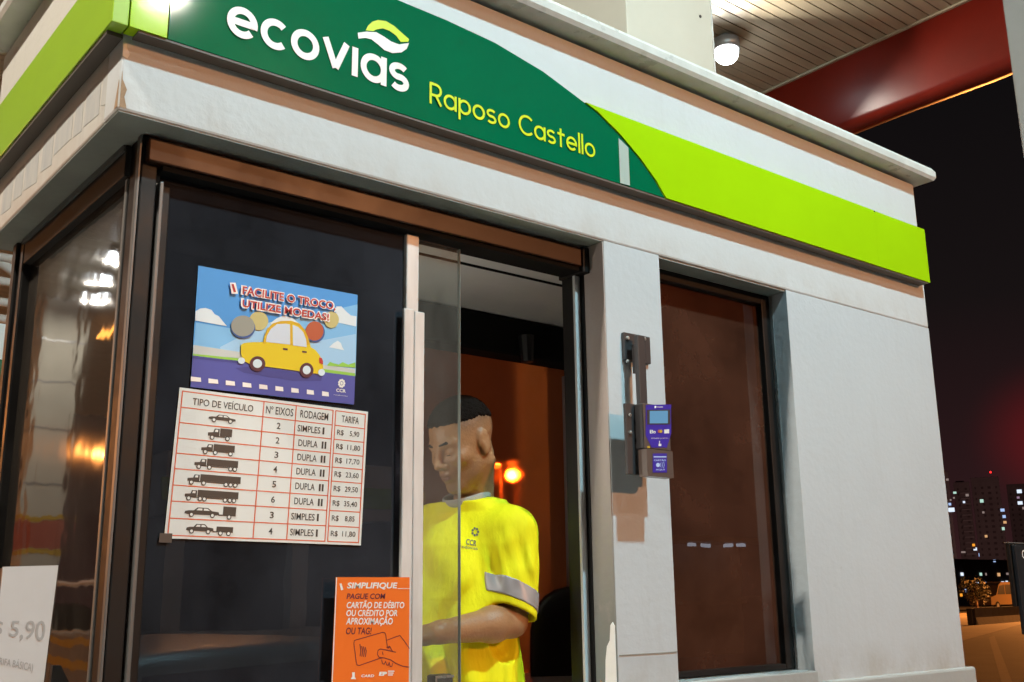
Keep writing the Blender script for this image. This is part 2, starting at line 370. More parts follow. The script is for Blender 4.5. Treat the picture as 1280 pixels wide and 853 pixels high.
def put_text(mb, sheet, body, u0, v0, u1, v1, lift, bold=0.0, shear=0.0, fit='box', align='c'):
    """letters fitted into the uv box; fit='h' keeps the letter shape and uses the box height (baseline v1, cap top v0)"""
    v, f = text_geo(body, bold, shear)
    if len(v) == 0: return
    x0, x1 = v[:, 0].min(), v[:, 0].max(); y0, y1 = v[:, 1].min(), v[:, 1].max()
    if fit == 'box': U = u0+(v[:, 0]-x0)/(x1-x0)*(u1-u0); V = v1-(v[:, 1]-y0)/(y1-y0)*(v1-v0)
    else:
        cap = .70; k = (v1-v0)*sheet.h()/cap; wd = (x1-x0)*k/sheet.w()
        s_ = u0 if align == 'l' else (u1-wd if align == 'r' else (u0+u1)/2-wd/2)
        U = s_+(v[:, 0]-x0)*k/sheet.w(); V = v1-v[:, 1]*k/sheet.h()
    vs = [mb.bm.verts.new(tuple(sheet.P(a, b, lift))) for a, b in zip(U, V)]
    for q in f:
        try: mb.bm.faces.new([vs[i] for i in q])
        except ValueError: pass

# ------------------------------------------------------------------ ground, road, island
mb = MB(); mb.poly([(-600, -600, 0), (1600, -600, 0), (1600, 1600, 0), (-600, 1600, 0)])
tag(mb.build('ground', MT['asphalt']), 'dark asphalt ground of the toll plaza', 'ground', kind='structure')
mb = MB(); mb.poly([(-14, -9, .004), (14, -9, .004), (14, 24, .004), (-14, 24, .004)])
tag(mb.build('lane_slab', MT['lane']), 'worn pale concrete slab of the toll lanes', 'road', kind='structure')
# toll island the booth stands on, with kerb
mb = MB(); mb.box(-6.0, 6.3, 1.55, 3.5, 0, .15, .02)
tag(mb.build('toll_island', MT['concrete']), 'concrete kerbed island under the booth', 'kerb', kind='structure')
# left lane island
mb = MB(); mb.box(-6, -2.9, 8.4, 22, 0, .16, .02)
tag(mb.build('lane_island', MT['concrete']), 'concrete kerbed island of the next lane', 'kerb', kind='structure')

# ------------------------------------------------------------------ toll booth
X0, X1, YF, YB = .62, 3.633, 2.0, 3.06
ZS, ZT = 2.556, 3.14                      # soffit, parapet top
booth = empty('toll_booth', (2.1, 2.5, .15), 'white painted toll booth with dark windows and a sliding service window', 'toll booth')
XO = 1.958; XW0, XW1 = 2.178, 2.773; ZW = 1.372; YR = 2.085
ZL = ZT-.012
# fascia over the windows (front and left), upper parapet
mb = MB(); mb.box(X0, X1, YF, YF+.085, ZS, ZL, .006)
mb.build('fascia', MT['fascia'], booth)
mb = MB(); mb.box(X0+.001, X0+.085, YF+.085, YB, ZS, ZL, .005)
mb.build('side_fascia', MT['fascia_side'], booth)
mb = MB(); rr_ = random.Random(4)
y = 2.04
for w_ in (.07, .10, .06, .13, .09, .12, .08, .10):
    zz = rr_.uniform(-.012, .012); mb.prism([(X0+.0008, y, 2.592+zz), (X0+.0008, y+w_, 2.60+zz*rr_.uniform(-1, 1)), (X0+.0008, y+w_-.006, 2.676+rr_.uniform(-.008, .004)), (X0+.0008, y+.004, 2.672+rr_.uniform(-.008, .004))], (-.0006, 0, 0)); y += w_+rr_.uniform(.008, .03)
mb.build('sticker_residue', MT['residue'], booth)
# roof slab behind the fascia; its underside is the soffit around the windows
mb = MB(); mb.box(X0+.085, X1-.003, YF+.085, YB, ZS+.012, ZS+.14)
mb.build('roof_slab', MT['int_ceiling'], booth)
# grey underside strips seen between fascia and window frames
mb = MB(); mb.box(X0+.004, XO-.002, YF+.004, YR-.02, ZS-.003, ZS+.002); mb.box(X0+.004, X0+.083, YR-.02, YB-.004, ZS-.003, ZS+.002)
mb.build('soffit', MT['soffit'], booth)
# front wall piers and the wall below the windows
mb = MB()
mb.box(XO, XW0, YF+.0015, YF+.12, 1.30, ZS)
mb.box(XW1, X1, YF+.0015, YF+.12, 1.30, ZS)
mb.box(XW0, XW1, YF+.0015, YF+.12, 1.30, ZW)
mb.build('front_wall', MT['wall'], booth)
mb = MB(); mb.box(X1-.12, X1-.0015, YF+.12, YB, 1.30, ZL); mb.box(2.66, X1-.12, YB-.12, YB-.001, 1.30, ZS+.01)
mb.build('end_wall', MT['wall'], booth)
mb = MB(); mb.box(X0-.0, X1+.03, YF-.022, YB+.02, .15, 1.345, .008)
mb.build('plinth', MT['plinth'], booth)
# window sill under the right window
mb = MB(); mb.box(XW0+.002, XW1-.002, YF-.012, YF+.07, ZW-.03, ZW+.004, .004)
mb.build('window_sill', MT['plinth'], booth)
# soffit over the right window
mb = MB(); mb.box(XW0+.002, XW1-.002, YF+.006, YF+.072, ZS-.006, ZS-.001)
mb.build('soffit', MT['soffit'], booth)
# reveals: worn paint with a patch that has peeled away
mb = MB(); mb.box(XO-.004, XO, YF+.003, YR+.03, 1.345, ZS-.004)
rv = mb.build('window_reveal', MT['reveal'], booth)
def ragged(y0, y1, z0, z1, seed, n=9):
    rr = random.Random(seed); L_ = [(y0+rr.uniform(-.0, .010)+(.016*(i/n)**2), z0+(z1-z0)*i/n) for i in range(n+1)]
    return L_+[(y1, z1-.01), (y1, z0)]
mb = MB(); pk = [(2.004, 1.37), (2.004, 1.525), (2.011, 1.535), (2.019, 1.527), (2.023, 1.49), (2.034, 1.475), (2.041, 1.44), (2.043, 1.40), (2.046, 1.37)]
mb.prism([(XO-.0042, y, z) for y, z in pk], (-.002, 0, 0))
mb.build('peeled_patch', MT['bare'], rv)
mb = MB(); mb.prism([(XO-.0042, y, z) for y, z in ((2.004, 1.345), (2.004, 1.368), (2.03, 1.367), (2.062, 1.392), (2.066, 1.345))], (-.0025, 0, 0))
mb.build('bare_plaster', MT['tan_plaster'], rv)
mb = MB(); mb.box(XO+.004, XW0-.002, YF-.0005, YF+.001, 1.452, 1.4545); mb.build('hairline_joint', MT['soffit'], booth)
mb = MB(); mb.prism([(X0+.004, YF-.0006, z_) if k_ == 0 else (X0+x_, YF-.0006, z_) for k_, (x_, z_) in enumerate([(0, 2.562), (.018, 2.562), (.012, 2.585), (.016, 2.602), (.006, 2.622), (.004, 2.64)])], (0, .001, 0))
mb.prism([(X0-.0005, YF+.003, 2.562), (X0-.0005, YF+.020, 2.562), (X0-.0005, YF+.012, 2.59), (X0-.0005, YF+.003, 2.62)], (.001, 0, 0)); mb.build('rust_chip', MT['tan_plaster'], booth)
mb = MB(); mb.prism([(X0+x_, YF-.0006, z_) for x_, z_ in ((.002, 2.672), (.012, 2.670), (.016, 2.680), (.011, 2.690), (.008, 2.700), (.002, 2.698))], (0, .001, 0)); mb.build('paint_chip', MT['bare'], booth)
# roof ledge: rounded metal rim round the top
def rim(mb):
    prof = [(-.055, .0), (-.062, .012), (-.062, .034), (-.052, .050), (-.034, .058), (.06, .060), (.06, .0)]
    x0, x1, y0, y1 = X0, X1, YF, YB
    path = [(x0, y1, -1, 1), (x0, y0, -1, -1), (x1, y0, 1, -1), (x1, y1, 1, 1)]
    rings = []
    for (x, y, sx_, sy) in path:
        rings.append([mb.bm.verts.new((x-sx_*o*1.0, y-sy*o*1.0, ZT+h)) for o, h in prof])
    for a, b in zip(rings[:-1], rings[1:]):
        for k in range(len(prof)): mb.bm.faces.new((a[k], b[k], b[(k+1) % len(prof)], a[(k+1) % len(prof)]))
    mb.bm.faces.new(rings[0]); mb.bm.faces.new(rings[-1][::-1])
mb = MB(); rim(mb); mb.build('roof_ledge', MT['ledge'], booth)
mb = MB(); mb.box(X0+.05, X1-.05, YF+.05, YB-.05, ZT+.02, ZT+.05); mb.build('roof_deck', MT['concrete'], booth)

# --- front window: post, header, fixed pane, sliding pane
YG = 2.10                                  # outer face of the fixed glass
FB = 1.345
fr = MB()
xp0, xp1 = .703, atY(204, 215, YG-.02)[0]
fr.box(xp0, xp1-.012, YG-.02, YG+.05, FB, ZS-.002, .003)
post = fr.build('corner_post', MT['darkframe'], booth)
mb = MB(); mb.box(xp1-.007, xp1+.002, YG-.026, YG+.02, FB, ZS-.10, .002); mb.build('glazing_strip', MT['alu_dark'], post)
mb = MB(); mb.box(xp0-.006, xp0-.001, YG-.019, YG-.004, FB, ZS-.005, .001); mb.build('side_strip', MT['alu_dark'], post)
mb = MB(); mb.box(xp1+.003, xp1+.024, YG-.006, YG+.02, FB, ZS-.10, .003); mb.build('glass_bead', MT['darkframe'], post)
# header
hz0 = atY(720, 332, YR-.02)[2]
hd = MB(); hd.box(xp1-.04, XO-.03, YR-.025, YR+.075, hz0, ZS-.012, .003)
header = hd.build('window_header', MT['bronze'], booth)
mb = MB(); mb.box(XO-.029, XO-.004, YR-.03, YR+.075, hz0-.018, ZS-.008, .003); mb.build('end_cap', MT['darkframe'], header)
mb = MB(); mb.box(xp1-.005, XO-.03, YR-.016, YR+.06, hz0-.012, hz0-.001); mb.build('track', MT['rubber'], header)
ztrk = hz0-.012
xs0 = atY(505, 330, YG)[0]; xs1 = atY(520.5, 330, YG)[0]; xg1 = atY(573, 420, YG+.012)[0]
mb = MB(); mb.box(xp1+.003, xs0+.012, YG, YG+.006, FB, hz0); mb.build('fixed_pane', MT['fixedpane'], booth)
# sliding window: stile, pull rail, clear pane
sl = MB(); sl.box(xs0, xs1, YG-.012, YG+.03, FB, ztrk-.002, .003)
slider = sl.build('sliding_window', MT['alu_warm'], booth)
mb = MB(); mb.box(xs1-.004, xg1, YG+.006, YG+.014, FB, ztrk-.004); mb.build('sliding_pane', MT['clearpane'], slider)
xr0 = atY(502, 420, YG-.014)[0]; xr1 = atY(529, 420, YG-.014)[0]; zr1 = atY(515, 388, YG-.014)[2]
mb = MB(); mb.box(xr0, (xr0+xr1)/2-.001, YG-.024, YG-.0125, FB, zr1, .003); mb.box((xr0+xr1)/2+.001, xr1, YG-.021, YG-.006, FB, zr1-.002, .003)
mb.build('pull_rail', MT['alu_warm'], slider)
mb = MB(); mb.box(xg1-.0002, xg1+.0012, YG+.005, YG+.015, FB, ztrk-.004); mb.build('pane_edge', MT['paneedge'], slider)
# right jamb
xj0 = atY(718, 400, YG)[0]; xj1 = atY(724.5, 400, YG)[0]
mb = MB(); mb.box(xj0, xj1, YG-.005, YG+.004, FB, ztrk-.003, .001); jamb = mb.build('window_jamb', MT['jamb'], booth)
mb = MB(); mb.box(xj0+.0015, xj1+.0, YG+.0045, YG+.05, FB, ztrk-.003, .001); mb.build('jamb_back', MT['darkframe'], jamb)
mb = MB(); mb.box(xj1+.001, XO-.0045, YG-.02, YG+.05, FB, ztrk-.001, .002); mb.build('jamb_seal', MT['darkframe'], jamb)
mb = MB(); mb.box(xj1+.014, xj1+.022, YG-.026, YG-.019, FB, ztrk-.14, .002); mb.build('jamb_strip', MT['silver'], jamb)
# bottom rail of the front window (below the picture)
mb = MB(); mb.box(xp1-.012, xs0, YG-.02, YG+.04, FB-.004, FB+.02, .003); mb.build('bottom_rail', MT['bronze'], booth)

# --- left side window
XS = .712
mb = MB(); mb.box(XS-.02, XS+.03, 2.15, 2.92, ZS-.075, ZS-.004, .003); sf = mb.build('side_window_frame', MT['sideframe'], booth)
mb = MB(); mb.box(XS-.026, XS-.021, 2.15, 2.92, ZS-.02, ZS-.006); mb.build('frame_strip', MT['alu_dark'], sf)
mb = MB(); mb.box(XS-.022, XS+.035, 2.915, 2.955, FB, ZS-.003, .004); mb.box(XS-.03, XS-.0, 2.96, 2.995, FB, ZS-.003, .004); mb.build('rear_post', MT['darkframe'], sf)
mb = MB(); mb.box(XS, XS+.006, 2.15, 2.915, FB, ZS-.075); mb.build('side_pane', MT['sidepane'], booth)
mb = MB(); mb.box(XS-.012, XS-.001, 2.152, 2.166, FB, ZS-.078, .002); mb.build('side_stile', MT['alu_dark'], sf)

# --- interior
mb = MB(); mb.box(X0+.1, X1-.13, YF+.13, YB-.13, .36, .40); mb.build('booth_floor', MT['floor'], booth)
mb = MB(); mb.box(XO+.0, 2.66, 2.42, 2.427, ZS+.006, ZS+.0125); mb.box(.8, XO, 2.42, 2.427, ZS+.006, ZS+.0125); mb.build('ceiling_joint', MT['rubber'], booth)
# roller blind along the rear of the ceiling
mb = MB(); zb = atY(575, 432, 2.82)[2]
mb.box(.8, 2.66, 2.82, 2.93, zb, ZS+.008, .012); bl = mb.build('roller_blind', MT['rubber'], booth)
xb = atY(655, 480, 2.82)[0]
mb = MB(); mb.tube([(xb, 2.805, zb+.07), (xb+.002, 2.802, zb-.025)], [.03, .022], 10); mb.build('blind_bracket', MT['black'], bl)
# rear window: tinted pane, grey mullion, lower wall
mb = MB(); mb.box(.74, 2.66, 2.945, 2.951, 1.32, zb+.05); mb.build('rear_pane', MT['rearpane'], booth)
xm = atY(706, 470, 2.92)[0]
mb = MB(); mb.box(xm, xm+.026, 2.90, 2.94, .40, zb-.02, .003); rm_ = mb.build('rear_mullion', MT['housing'], booth)
mb = MB(); mb.box(xm+.03, 2.66, 2.88, 2.94, .40, zb, .003); mb.build('mullion_cover', MT['rubber'], rm_)
mb = MB(); mb.box(.74, 2.66, 2.94, YB-.005, .40, 1.33); mb.build('rear_wall', MT['int_wall'], booth)
mb = MB(); xv = atZ(706, 407, ZS)[0]
mb.box(2.52, 2.60, 2.70, 2.80, ZS-.012, ZS+.009, .004); mb.build('ceiling_vent', MT['housing'], booth)
# partition behind the right window
mb = MB(); mb.box(2.68, 2.70, 2.13, 2.9, .4, ZS+.008); mb.build('partition', MT['int_wall'], booth)
# service counter inside, below the picture
mb = MB(); mb.box(.80, XO-.02, 2.15, 2.29, 1.325, 1.36, .006); mb.build('counter', MT['white_vinyl'], booth)

# --- right window
mb = MB()
zt_, zb_ = ZS-.007, ZW+.006; fw = .034
mb.box(XW0+.002, XW0+.002+fw*.6, YF+.07, YF+.11, zb_, zt_, .003); mb.box(XW1-.002-fw*1.2, XW1-.002, YF+.07, YF+.11, zb_, zt_, .003)
mb.box(XW0+.003+fw*.6, XW1-.003-fw*1.2, YF+.07, YF+.11, zb_, zb_+fw*.5, .003); mb.box(XW0+.003+fw*.6, XW1-.003-fw*1.2, YF+.07, YF+.11, zt_-fw, zt_, .003)
wf = mb.build('right_window_frame', MT['darkframe'], booth)
mb = MB(); mb.box(XW1-.0015, XW1+.0, YF+.06, YF+.0695, zb_, zt_); mb.build('frame_edge', MT['silver'], wf)
mb = MB(); mb.box(XW0+.02, XW1-.04, YF+.09, YF+.096, zb_+.01, zt_-.03); mb.build('right_pane', MT['brownpane'], booth)

# ------------------------------------------------------------------ fascia sign
YS = 1.958
xsd = .583
sign = empty('fascia_sign', (2.1, YS, 2.72), 'green and lime sign band wrapped round the booth fascia, with white lettering', 'sign')
zsb = atY(700, 205, YS)[2]; xR = atY(1163, 353, YS)[0]; zlt = atY(1161, 289, YS)[2]; xL = atY(155.5, 31, YS)[0]
def onS(px, py, dy=0): p = atY(px, py, YS-dy); return p
xgl = atY(210, 30, YS)[0]
arcp = [(500, 0), (560, 25), (620, 53), (680, 89), (720, 119), (746, 139), (775, 168), (800, 198), (820, 226), (832, 246.5)]
arc = [onS(*q) for q in arcp]; arc = [(p[0], p[2]) for p in arc]
d0 = np.array(arc[1])-np.array(arc[0])
ztop = ZT-.005; top = []
x, z = arc[0]; sl_ = (arc[0][1]-arc[1][1])/(arc[1][0]-arc[0][0])
while z < ztop-.004 and x > xgl+.02:
    x -= .03; sl_ *= .93; z = min(ztop-.003, z+sl_*.03); top.append((x, z))
green = top[::-1]+arc; green = [(xgl+.004, zsb+.001), (xgl+.004, green[0][1])]+green
green[-1] = (green[-1][0], zsb+.001)
mb = MB(); mb.prism([(a, YS+.004, b) for a, b in green], (0, .034, 0)); mb.build('green_panel', MT['green'], sign)
# lime field to the right of the arc, ending at the booth's right corner
cut = [p for p in arc if p[1] <= zlt]
a0 = np.interp(zlt, [p[1] for p in arc[::-1]], [p[0] for p in arc[::-1]])
g = .003
xseam = atY(1096, 300, YS)[0]
lime = [(a0+g, zlt)]+[(p[0]+g, p[1]) for p in cut]; lime[-1] = (lime[-1][0], zsb)
mb = MB(); mb.prism([(a, YS, b) for a, b in lime+[(xseam-.001, zsb), (xseam-.001, zlt)]], (0, .038, 0)); mb.build('lime_panel', MT['lime'], sign)
mb = MB(); mb.prism([(a, YS+.001, b) for a, b in ((xseam+.001, zsb), (xR, zsb), (xR, zlt), (xseam+.001, zlt))], (0, .037, 0)); mb.build('lime_panel', MT['lime'], sign)
# lime corner strip and side band
mb = MB(); mb.prism([(a, YS, b) for a, b in ((xsd+.0355, zsb), (xgl, zsb), (xgl, ztop), (xsd+.0355, ztop))], (0, .038, 0)); mb.build('corner_panel', MT['lime'], sign)
zl2 = atX(93.5, 0, xsd)[2]; zl1 = atX(100, 93, xsd)[2]
zl2 = (atX(93.5, 0, xsd)[2]+atX(0, 134, xsd)[2])/2
mb = MB(); mb.box(xsd, xsd+.033, YS+.002, YB+.03, zsb, zl2, .002); mb.build('side_panel', MT['lime_side'], sign)
# tape over the joint in the green panel
tp = [onS(775, 172, .003), onS(787, 184, .003), onS(790, 231, .003), onS(778, 227, .003)]
xt0, xt1 = tp[0][0], tp[1][0]
mb = MB(); mb.prism([(xt0, YS+.003, tp[3][2]-.004), (xt1, YS+.003, tp[2][2]-.002), (xt1, YS+.003, tp[1][2]), (xt0, YS+.003, tp[0][2])], (0, -.0012, 0)); mb.build('tape_strip', MT['tape'], sign)
# backing frame below the panels, coloured dark for the shade under the sign
mb = MB(); mb.box(xL+.03, xR-.012, YS+.004, YF-.002, zsb-.006, zsb-.001); mb.box(xsd+.004, X0-.001, YS+.04, YB, zsb-.010, zsb-.001); mb.build('sign_frame', mat('sign_backing_shade', (.10, .085, .07), .6), sign)
# seam rivet and pinholes
mb = MB(); mb.lathe((xseam, YS-.001, zlt-.004), [(.003, 0), (.002, .002)], (0, -1, 0), 8); mb.build('rivet', MT['black'], sign)

# stroke letters ----------------------------------------------------
def arcpts(cx, cz, rx, rz, a0, a1, n=20): return [(cx+rx*math.cos(R_(a0+(a1-a0)*i/n)), cz+rz*math.sin(R_(a0+(a1-a0)*i/n))) for i in range(n+1)]
def glyph(ch, w):
    """strokes of a round sans letter, x height 1; returns (strokes, width)"""
    h = w/2; r = .5-h
    if ch == 'e': return [[(.06+h, .5), (1-h, .5)], arcpts(.5, .5, r, r, -15, 318, 32)], 1.0
    if ch == 'c': return [arcpts(.5, .5, r, r, 46, 314, 28)], .93
    if ch == 'o': return [arcpts(.5, .5, r, r, 0, 360, 36)], 1.0
    if ch == 'v': return [[(.02+h*.8, 1.0), (.5, h*.55)], [(.98-h*.8, 1.0), (.5, h*.55)]], 1.0
    if ch == 'i': return [[(h, 0), (h, 1)]], w
    if ch == 'l': return [[(h, 0), (h, 1.48)]], w
    if ch == 'a': return [arcpts(.5, .5, r, r, 0, 360, 36), [(1-h, 0), (1-h, 1.0)]], 1.0
    if ch == 'p': return [arcpts(.5, .5, r, r, 0, 360, 36), [(h, 1.0), (h, -.42)]], 1.0
    if ch == 't': return [[(.32, 0), (.32, 1.32)], [(.02, 1-h), (.66, 1-h)]], .68
    if ch == 's':
        ru = (1-w)/4+.005
        up = arcpts(.40, 1-h-ru, .40-h, ru, 35, 250, 16); lo = arcpts(.40, h+ru, .40-h, ru, 70, -145, 16)
        return [up+lo], .8
    if ch == 'R': return [[(h, 0), (h, 1.42)], [(h, 1.42-h), (.48, 1.42-h)]+arcpts(.48, 1.42-h-.36, .36, .36, 90, -90, 14)+[(h, 1.42-h-.72)], [(.45, .64), (.86, 0)]], .94
    if ch == 'C': return [arcpts(.70, .71, .70-h, .71-h, 44, 316, 30)], 1.20
    return [], .5
def strokes_to(mb, strokes, w, fx, fz, y):
    for s_ in strokes:
        y -= .0006
        closed = len(s_) > 4 and math.hypot(s_[0][0]-s_[-1][0], s_[0][1]-s_[-1][1]) < 1e-6
        n = len(s_); Lp, Rp = [], []
        for i in range(n):
            if closed: a, b = s_[(i-1) % (n-1)], s_[(i+1) % (n-1)]
            else: a, b = s_[max(i-1, 0)], s_[min(i+1, n-1)]
            tx, tz = b[0]-a[0], b[1]-a[1]; q = math.hypot(tx, tz); nx, nz = -tz/q*w/2, tx/q*w/2
            Lp.append((s_[i][0]+nx, s_[i][1]+nz)); Rp.append((s_[i][0]-nx, s_[i][1]-nz))
        for i in range(n-1):
            mb.poly([(fx(p[0]), y, fz(p[1])) for p in (Lp[i], Lp[i+1], Rp[i+1], Rp[i])])
def word(mb, text, w, gap, x0, x1, zbase, xh, y):
    items = []; cur = 0
    for ch in text:
        if ch == ' ': cur += .62; continue
        st, wd = glyph(ch, w); items.append((cur, st)); cur += wd+gap
    cur -= gap; k = (x1-x0)/cur
    for ofs, st in items: strokes_to(mb, st, w, lambda v, o=ofs: x0+(v+o)*k, lambda v: zbase+v*xh, y)
YT = YS+.0025
ex0 = onS(284, 25)[0]; ex1 = onS(512, 95)[0]; eb = onS(308.6, 49)[2]; et = onS(297, 6)[2]; sb = onS(501.6, 115)[2]
mb = MB(); zb0 = (eb+sb)/2
word(mb, 'ecovias', .225, .10, ex0, ex1, zb0, (et-eb)*1.0, YT); mb.build('lettering', MT['white_vinyl'], sign)
rx0 = onS(537.5, 118)[0]; rx1 = onS(744.5, 185)[0]; rb = onS(545, 131)[2]; rb2 = onS(735, 195)[2]; rt = onS(545, 104)[2]
print('sign text', eb, et, sb, 'raposo', rb, rb2, rt)
mb = MB(); word(mb, 'Raposo Castello', .17, .13, rx0, rx1, (rb+rb2)/2, (rt-rb)/1.42, YT); mb.build('lettering', MT['lime_vinyl'], sign)
cv = lambda L_: [(270+a/4.923, b/4.923) for a, b in L_]
lf = cv([(925,185),(940,155),(965,132),(1000,121),(1050,128),(1100,158),(1150,203),(1192,240),(1186,256),(1140,256),(1112,218),(1072,188),(1030,173),(990,180),(972,190)])
mb = MB(); mb.poly([(p[0], YT, p[2]) for p in (onS(*q) for q in lf)]); mb.build('leaf_emblem', MT['lime_vinyl'], sign)
wv = cv([(876,200),(930,193),(990,196),(1040,225),(1080,253),(1130,272),(1192,263),(1178,298),(1145,321),(1090,326),(1040,307),(1000,272),(960,241),(925,232),(880,236)])
mb = MB(); mb.poly([(p[0], YT, p[2]) for p in (onS(*q) for q in wv)]); mb.build('wave_emblem', MT['white_vinyl'], sign)
#@@PART2
# ------------------------------------------------------------------ canopy
CX0, CX1, CY0, CY1, CZC = -14.0, 7.835, -5.5, 28.0, 6.3
canopy = empty('canopy', (0, 8, CZC), 'high plaza canopy with a slatted beige ceiling and a red edge beam', 'canopy')
mb = MB(); y = CY0
while y < CY1:
    mb.box(CX0, CX1-.012, y, y+.088, CZC, CZC+.02); y += .1
cb = mb.build('ceiling_boards', MT['board'], canopy)
mb = MB(); mb.box(CX0, CX1-.002, CY0, CY1, CZC+.021, CZC+.05); mb.build('roof_sheet', MT['void'], canopy)
xf = CX1+.16; zf = atX(1071, 168, xf)[2]
prof = [(CX1, CZC+.05), (CX1, zf+.09), (CX1+.012, zf+.045), (CX1+.045, zf+.015), (CX1+.10, zf), (xf, zf+.004), (xf+.03, zf+.03), (xf+.03, CZC+.5), (CX1, CZC+.5)]
mb = MB(); nseg = 44; rings = []
for i in range(nseg+1):
    yy = CY0+(CY1-CY0)*i/nseg; w_ = .006*math.sin(yy*3.1)+.005*math.sin(yy*7.7+1)
    rings.append([mb.bm.verts.new((px_+w_*(1 if k in (1, 2, 3, 4) else 0), yy, pz_+w_*(1.2 if k in (2, 3, 4, 5) else 0))) for k, (px_, pz_) in enumerate(prof)])
for a, b in zip(rings[:-1], rings[1:]):
    for k in range(len(prof)): mb.bm.faces.new((a[k], b[k], b[(k+1) % len(prof)], a[(k+1) % len(prof)]))
mb.bm.faces.new(rings[0]); mb.bm.faces.new(rings[-1][::-1])
mb.build('edge_beam', MT['red'], canopy, smooth=True)
mb = MB(); mb.box(CX1-.03, CX1-.003, CY0, CY1, CZC-.02, CZC-.001); mb.build('edge_trim', MT['board'], canopy)

# columns
c1 = empty('canopy_column', (3.5, 3.4, .15), 'square cream canopy column rising behind the booth roof', 'column')
xa, xbq = atY(785, 60, 3.1)[0], atY(892, 60, 3.1)[0]
mb = MB(); mb.box(xa, xbq-.004, 3.1, 3.95, .15, CZC-.001, .004); mb.build('shaft', MT['cream'], c1)
mb = MB(); mb.box(xbq-.003, xbq+.006, 3.098, 3.2, .15, CZC-.002, .002); mb.build('corner_trim', MT['ledge'], c1)
pb = atY(875, 21, 3.1); mb = MB(); mb.lathe((pb[0], 3.0995, pb[2]), [(.008, 0), (.008, .004), (.004, .006)], (0, -1, 0), 12); mb.build('bolt', MT['black'], c1)
c2 = empty('canopy_column', (4.9, 2.05, .15), 'grey column standing apart from the booth at the right edge of the view', 'column')
xa = atY(1253.5, 10, 2.4)[0]
mb = MB(); mb.box(xa, xa+.5, 2.0, 2.4, .15, CZC-.001, .01); mb.build('shaft', MT['grey_col'], c2)
mb = MB(); mb.box(xa-.03, xa+.53, 1.97, 2.43, .15, .5, .01); mb.build('base', MT['concrete'], c2)
c3 = empty('canopy_column', (-3.25, 17.5, .16), 'jointed pale column with a red and yellow band on the next lane island', 'column')
mb = MB(); mb.box(-3.6, -3.0, 17.1, 17.8, .16, CZC-.001, .01); mb.build('shaft', MT['cream'], c3)
mb = MB()
for z_ in (.9, 1.6, 3.35, 4.2, 4.95, 5.6): mb.box(-3.604, -2.996, 17.096, 17.804, z_, z_+.03)
mb.build('joint', MT['housing'], c3)
mb = MB(); mb.box(-3.606, -2.994, 17.094, 17.806, 2.42, 2.82); mb.build('red_band', MT['redpaint'], c3)
mb = MB(); mb.box(-3.608, -2.992, 17.092, 17.808, 2.83, 2.90); mb.box(-3.608, -2.992, 17.092, 17.808, 2.33, 2.41); mb.build('yellow_band', MT['road_yellow'], c3)
# striped guard barrier along the next lane
gb = empty('guard_barrier', (-3.1, 12.5, .16), 'low concrete guard barrier with yellow stripes along the next lane', 'barrier')
mb = MB(); mb.box(-3.35, -3.0, 9.5, 16.9, .16, 1.25, .04); mb.build('barrier_body', MT['concrete'], gb)
mb = MB(); mb.box(-2.998, -2.99, 9.55, 16.85, 1.08, 1.17); mb.box(-2.998, -2.99, 9.55, 16.85, .80, .92); mb.build('yellow_stripe', MT['road_yellow'], gb)
mb = MB(); mb.tube([(-3.15, 9.6, 1.25), (-3.15, 9.6, 1.86), (-3.15, 16.8, 1.86), (-3.15, 16.8, 1.25)], .035, 10); mb.build('rail', MT['road_white'], gb)

# ------------------------------------------------------------------ canopy floodlights
def flood(x, y, z, watts, col, tgt, label, rad=.10):
    r = empty('canopy_floodlight', (x, y, CZC-.001), label, 'floodlight', 'lamps under the canopy')
    mb = MB(); mb.lathe((x, y, CZC-.002), [(.05, 0), (.05, -.03), (rad*1.15, -.045), (rad*1.2, CZC*0+(z-CZC)-.0), (rad*1.05, z-CZC-.002)], (0, 0, 1), 24); mb.build('housing', MT['housing'], r, smooth=True)
    mb = MB(); mb.lathe((x, y, z-.004), [(rad, 0), (rad*1.02, -.03), (rad*.92, -.07), (rad*.66, -.10), (rad*.25, -.118)], (0, 0, 1), 24); mb.build('lens', MT['lampwhite'], r, smooth=True)
    ld = bpy.data.lights.new('floodlight', 'AREA'); ld.shape = 'DISK'; ld.size = rad*2; ld.energy = watts; ld.color = col
    lo = bpy.data.objects.new('floodlight_beam', ld); link(lo); lo.parent = r
    d = Vector(tgt)-Vector((x, y, z-.08)); lo.rotation_euler = d.to_track_quat('-Z', 'Y').to_euler()
    lo.location = Vector((x, y, z-.126))-r.location
    return r
for x, y, z, w_, c_, t_, lb in FLOODS: flood(x, y, z, w_, c_, t_, lb)
for i, (x, y) in enumerate(ROW):
    flood(x, y, 6.2, 36, NEUTRAL, (x, y, 0), 'white floodlight in the diagonal row over the left lane, mirrored in the side window', .075)
# orange tube lamp under the canopy, mirrored in the side window
tl = empty('tube_lamp', (-4.5, 18.3, 6.25), 'orange sodium tube lamp under the canopy over the left lane', 'lamp')
mb = MB(); mb.box(-4.6, -4.4, 17.5, 19.1, 6.22, 6.295, .01); mb.build('housing', MT['housing'], tl)
mb = MB(); mb.box(-4.57, -4.43, 17.55, 19.05, 6.185, 6.219, .01); mb.build('tube', MT['lampsodium_soft'], tl)

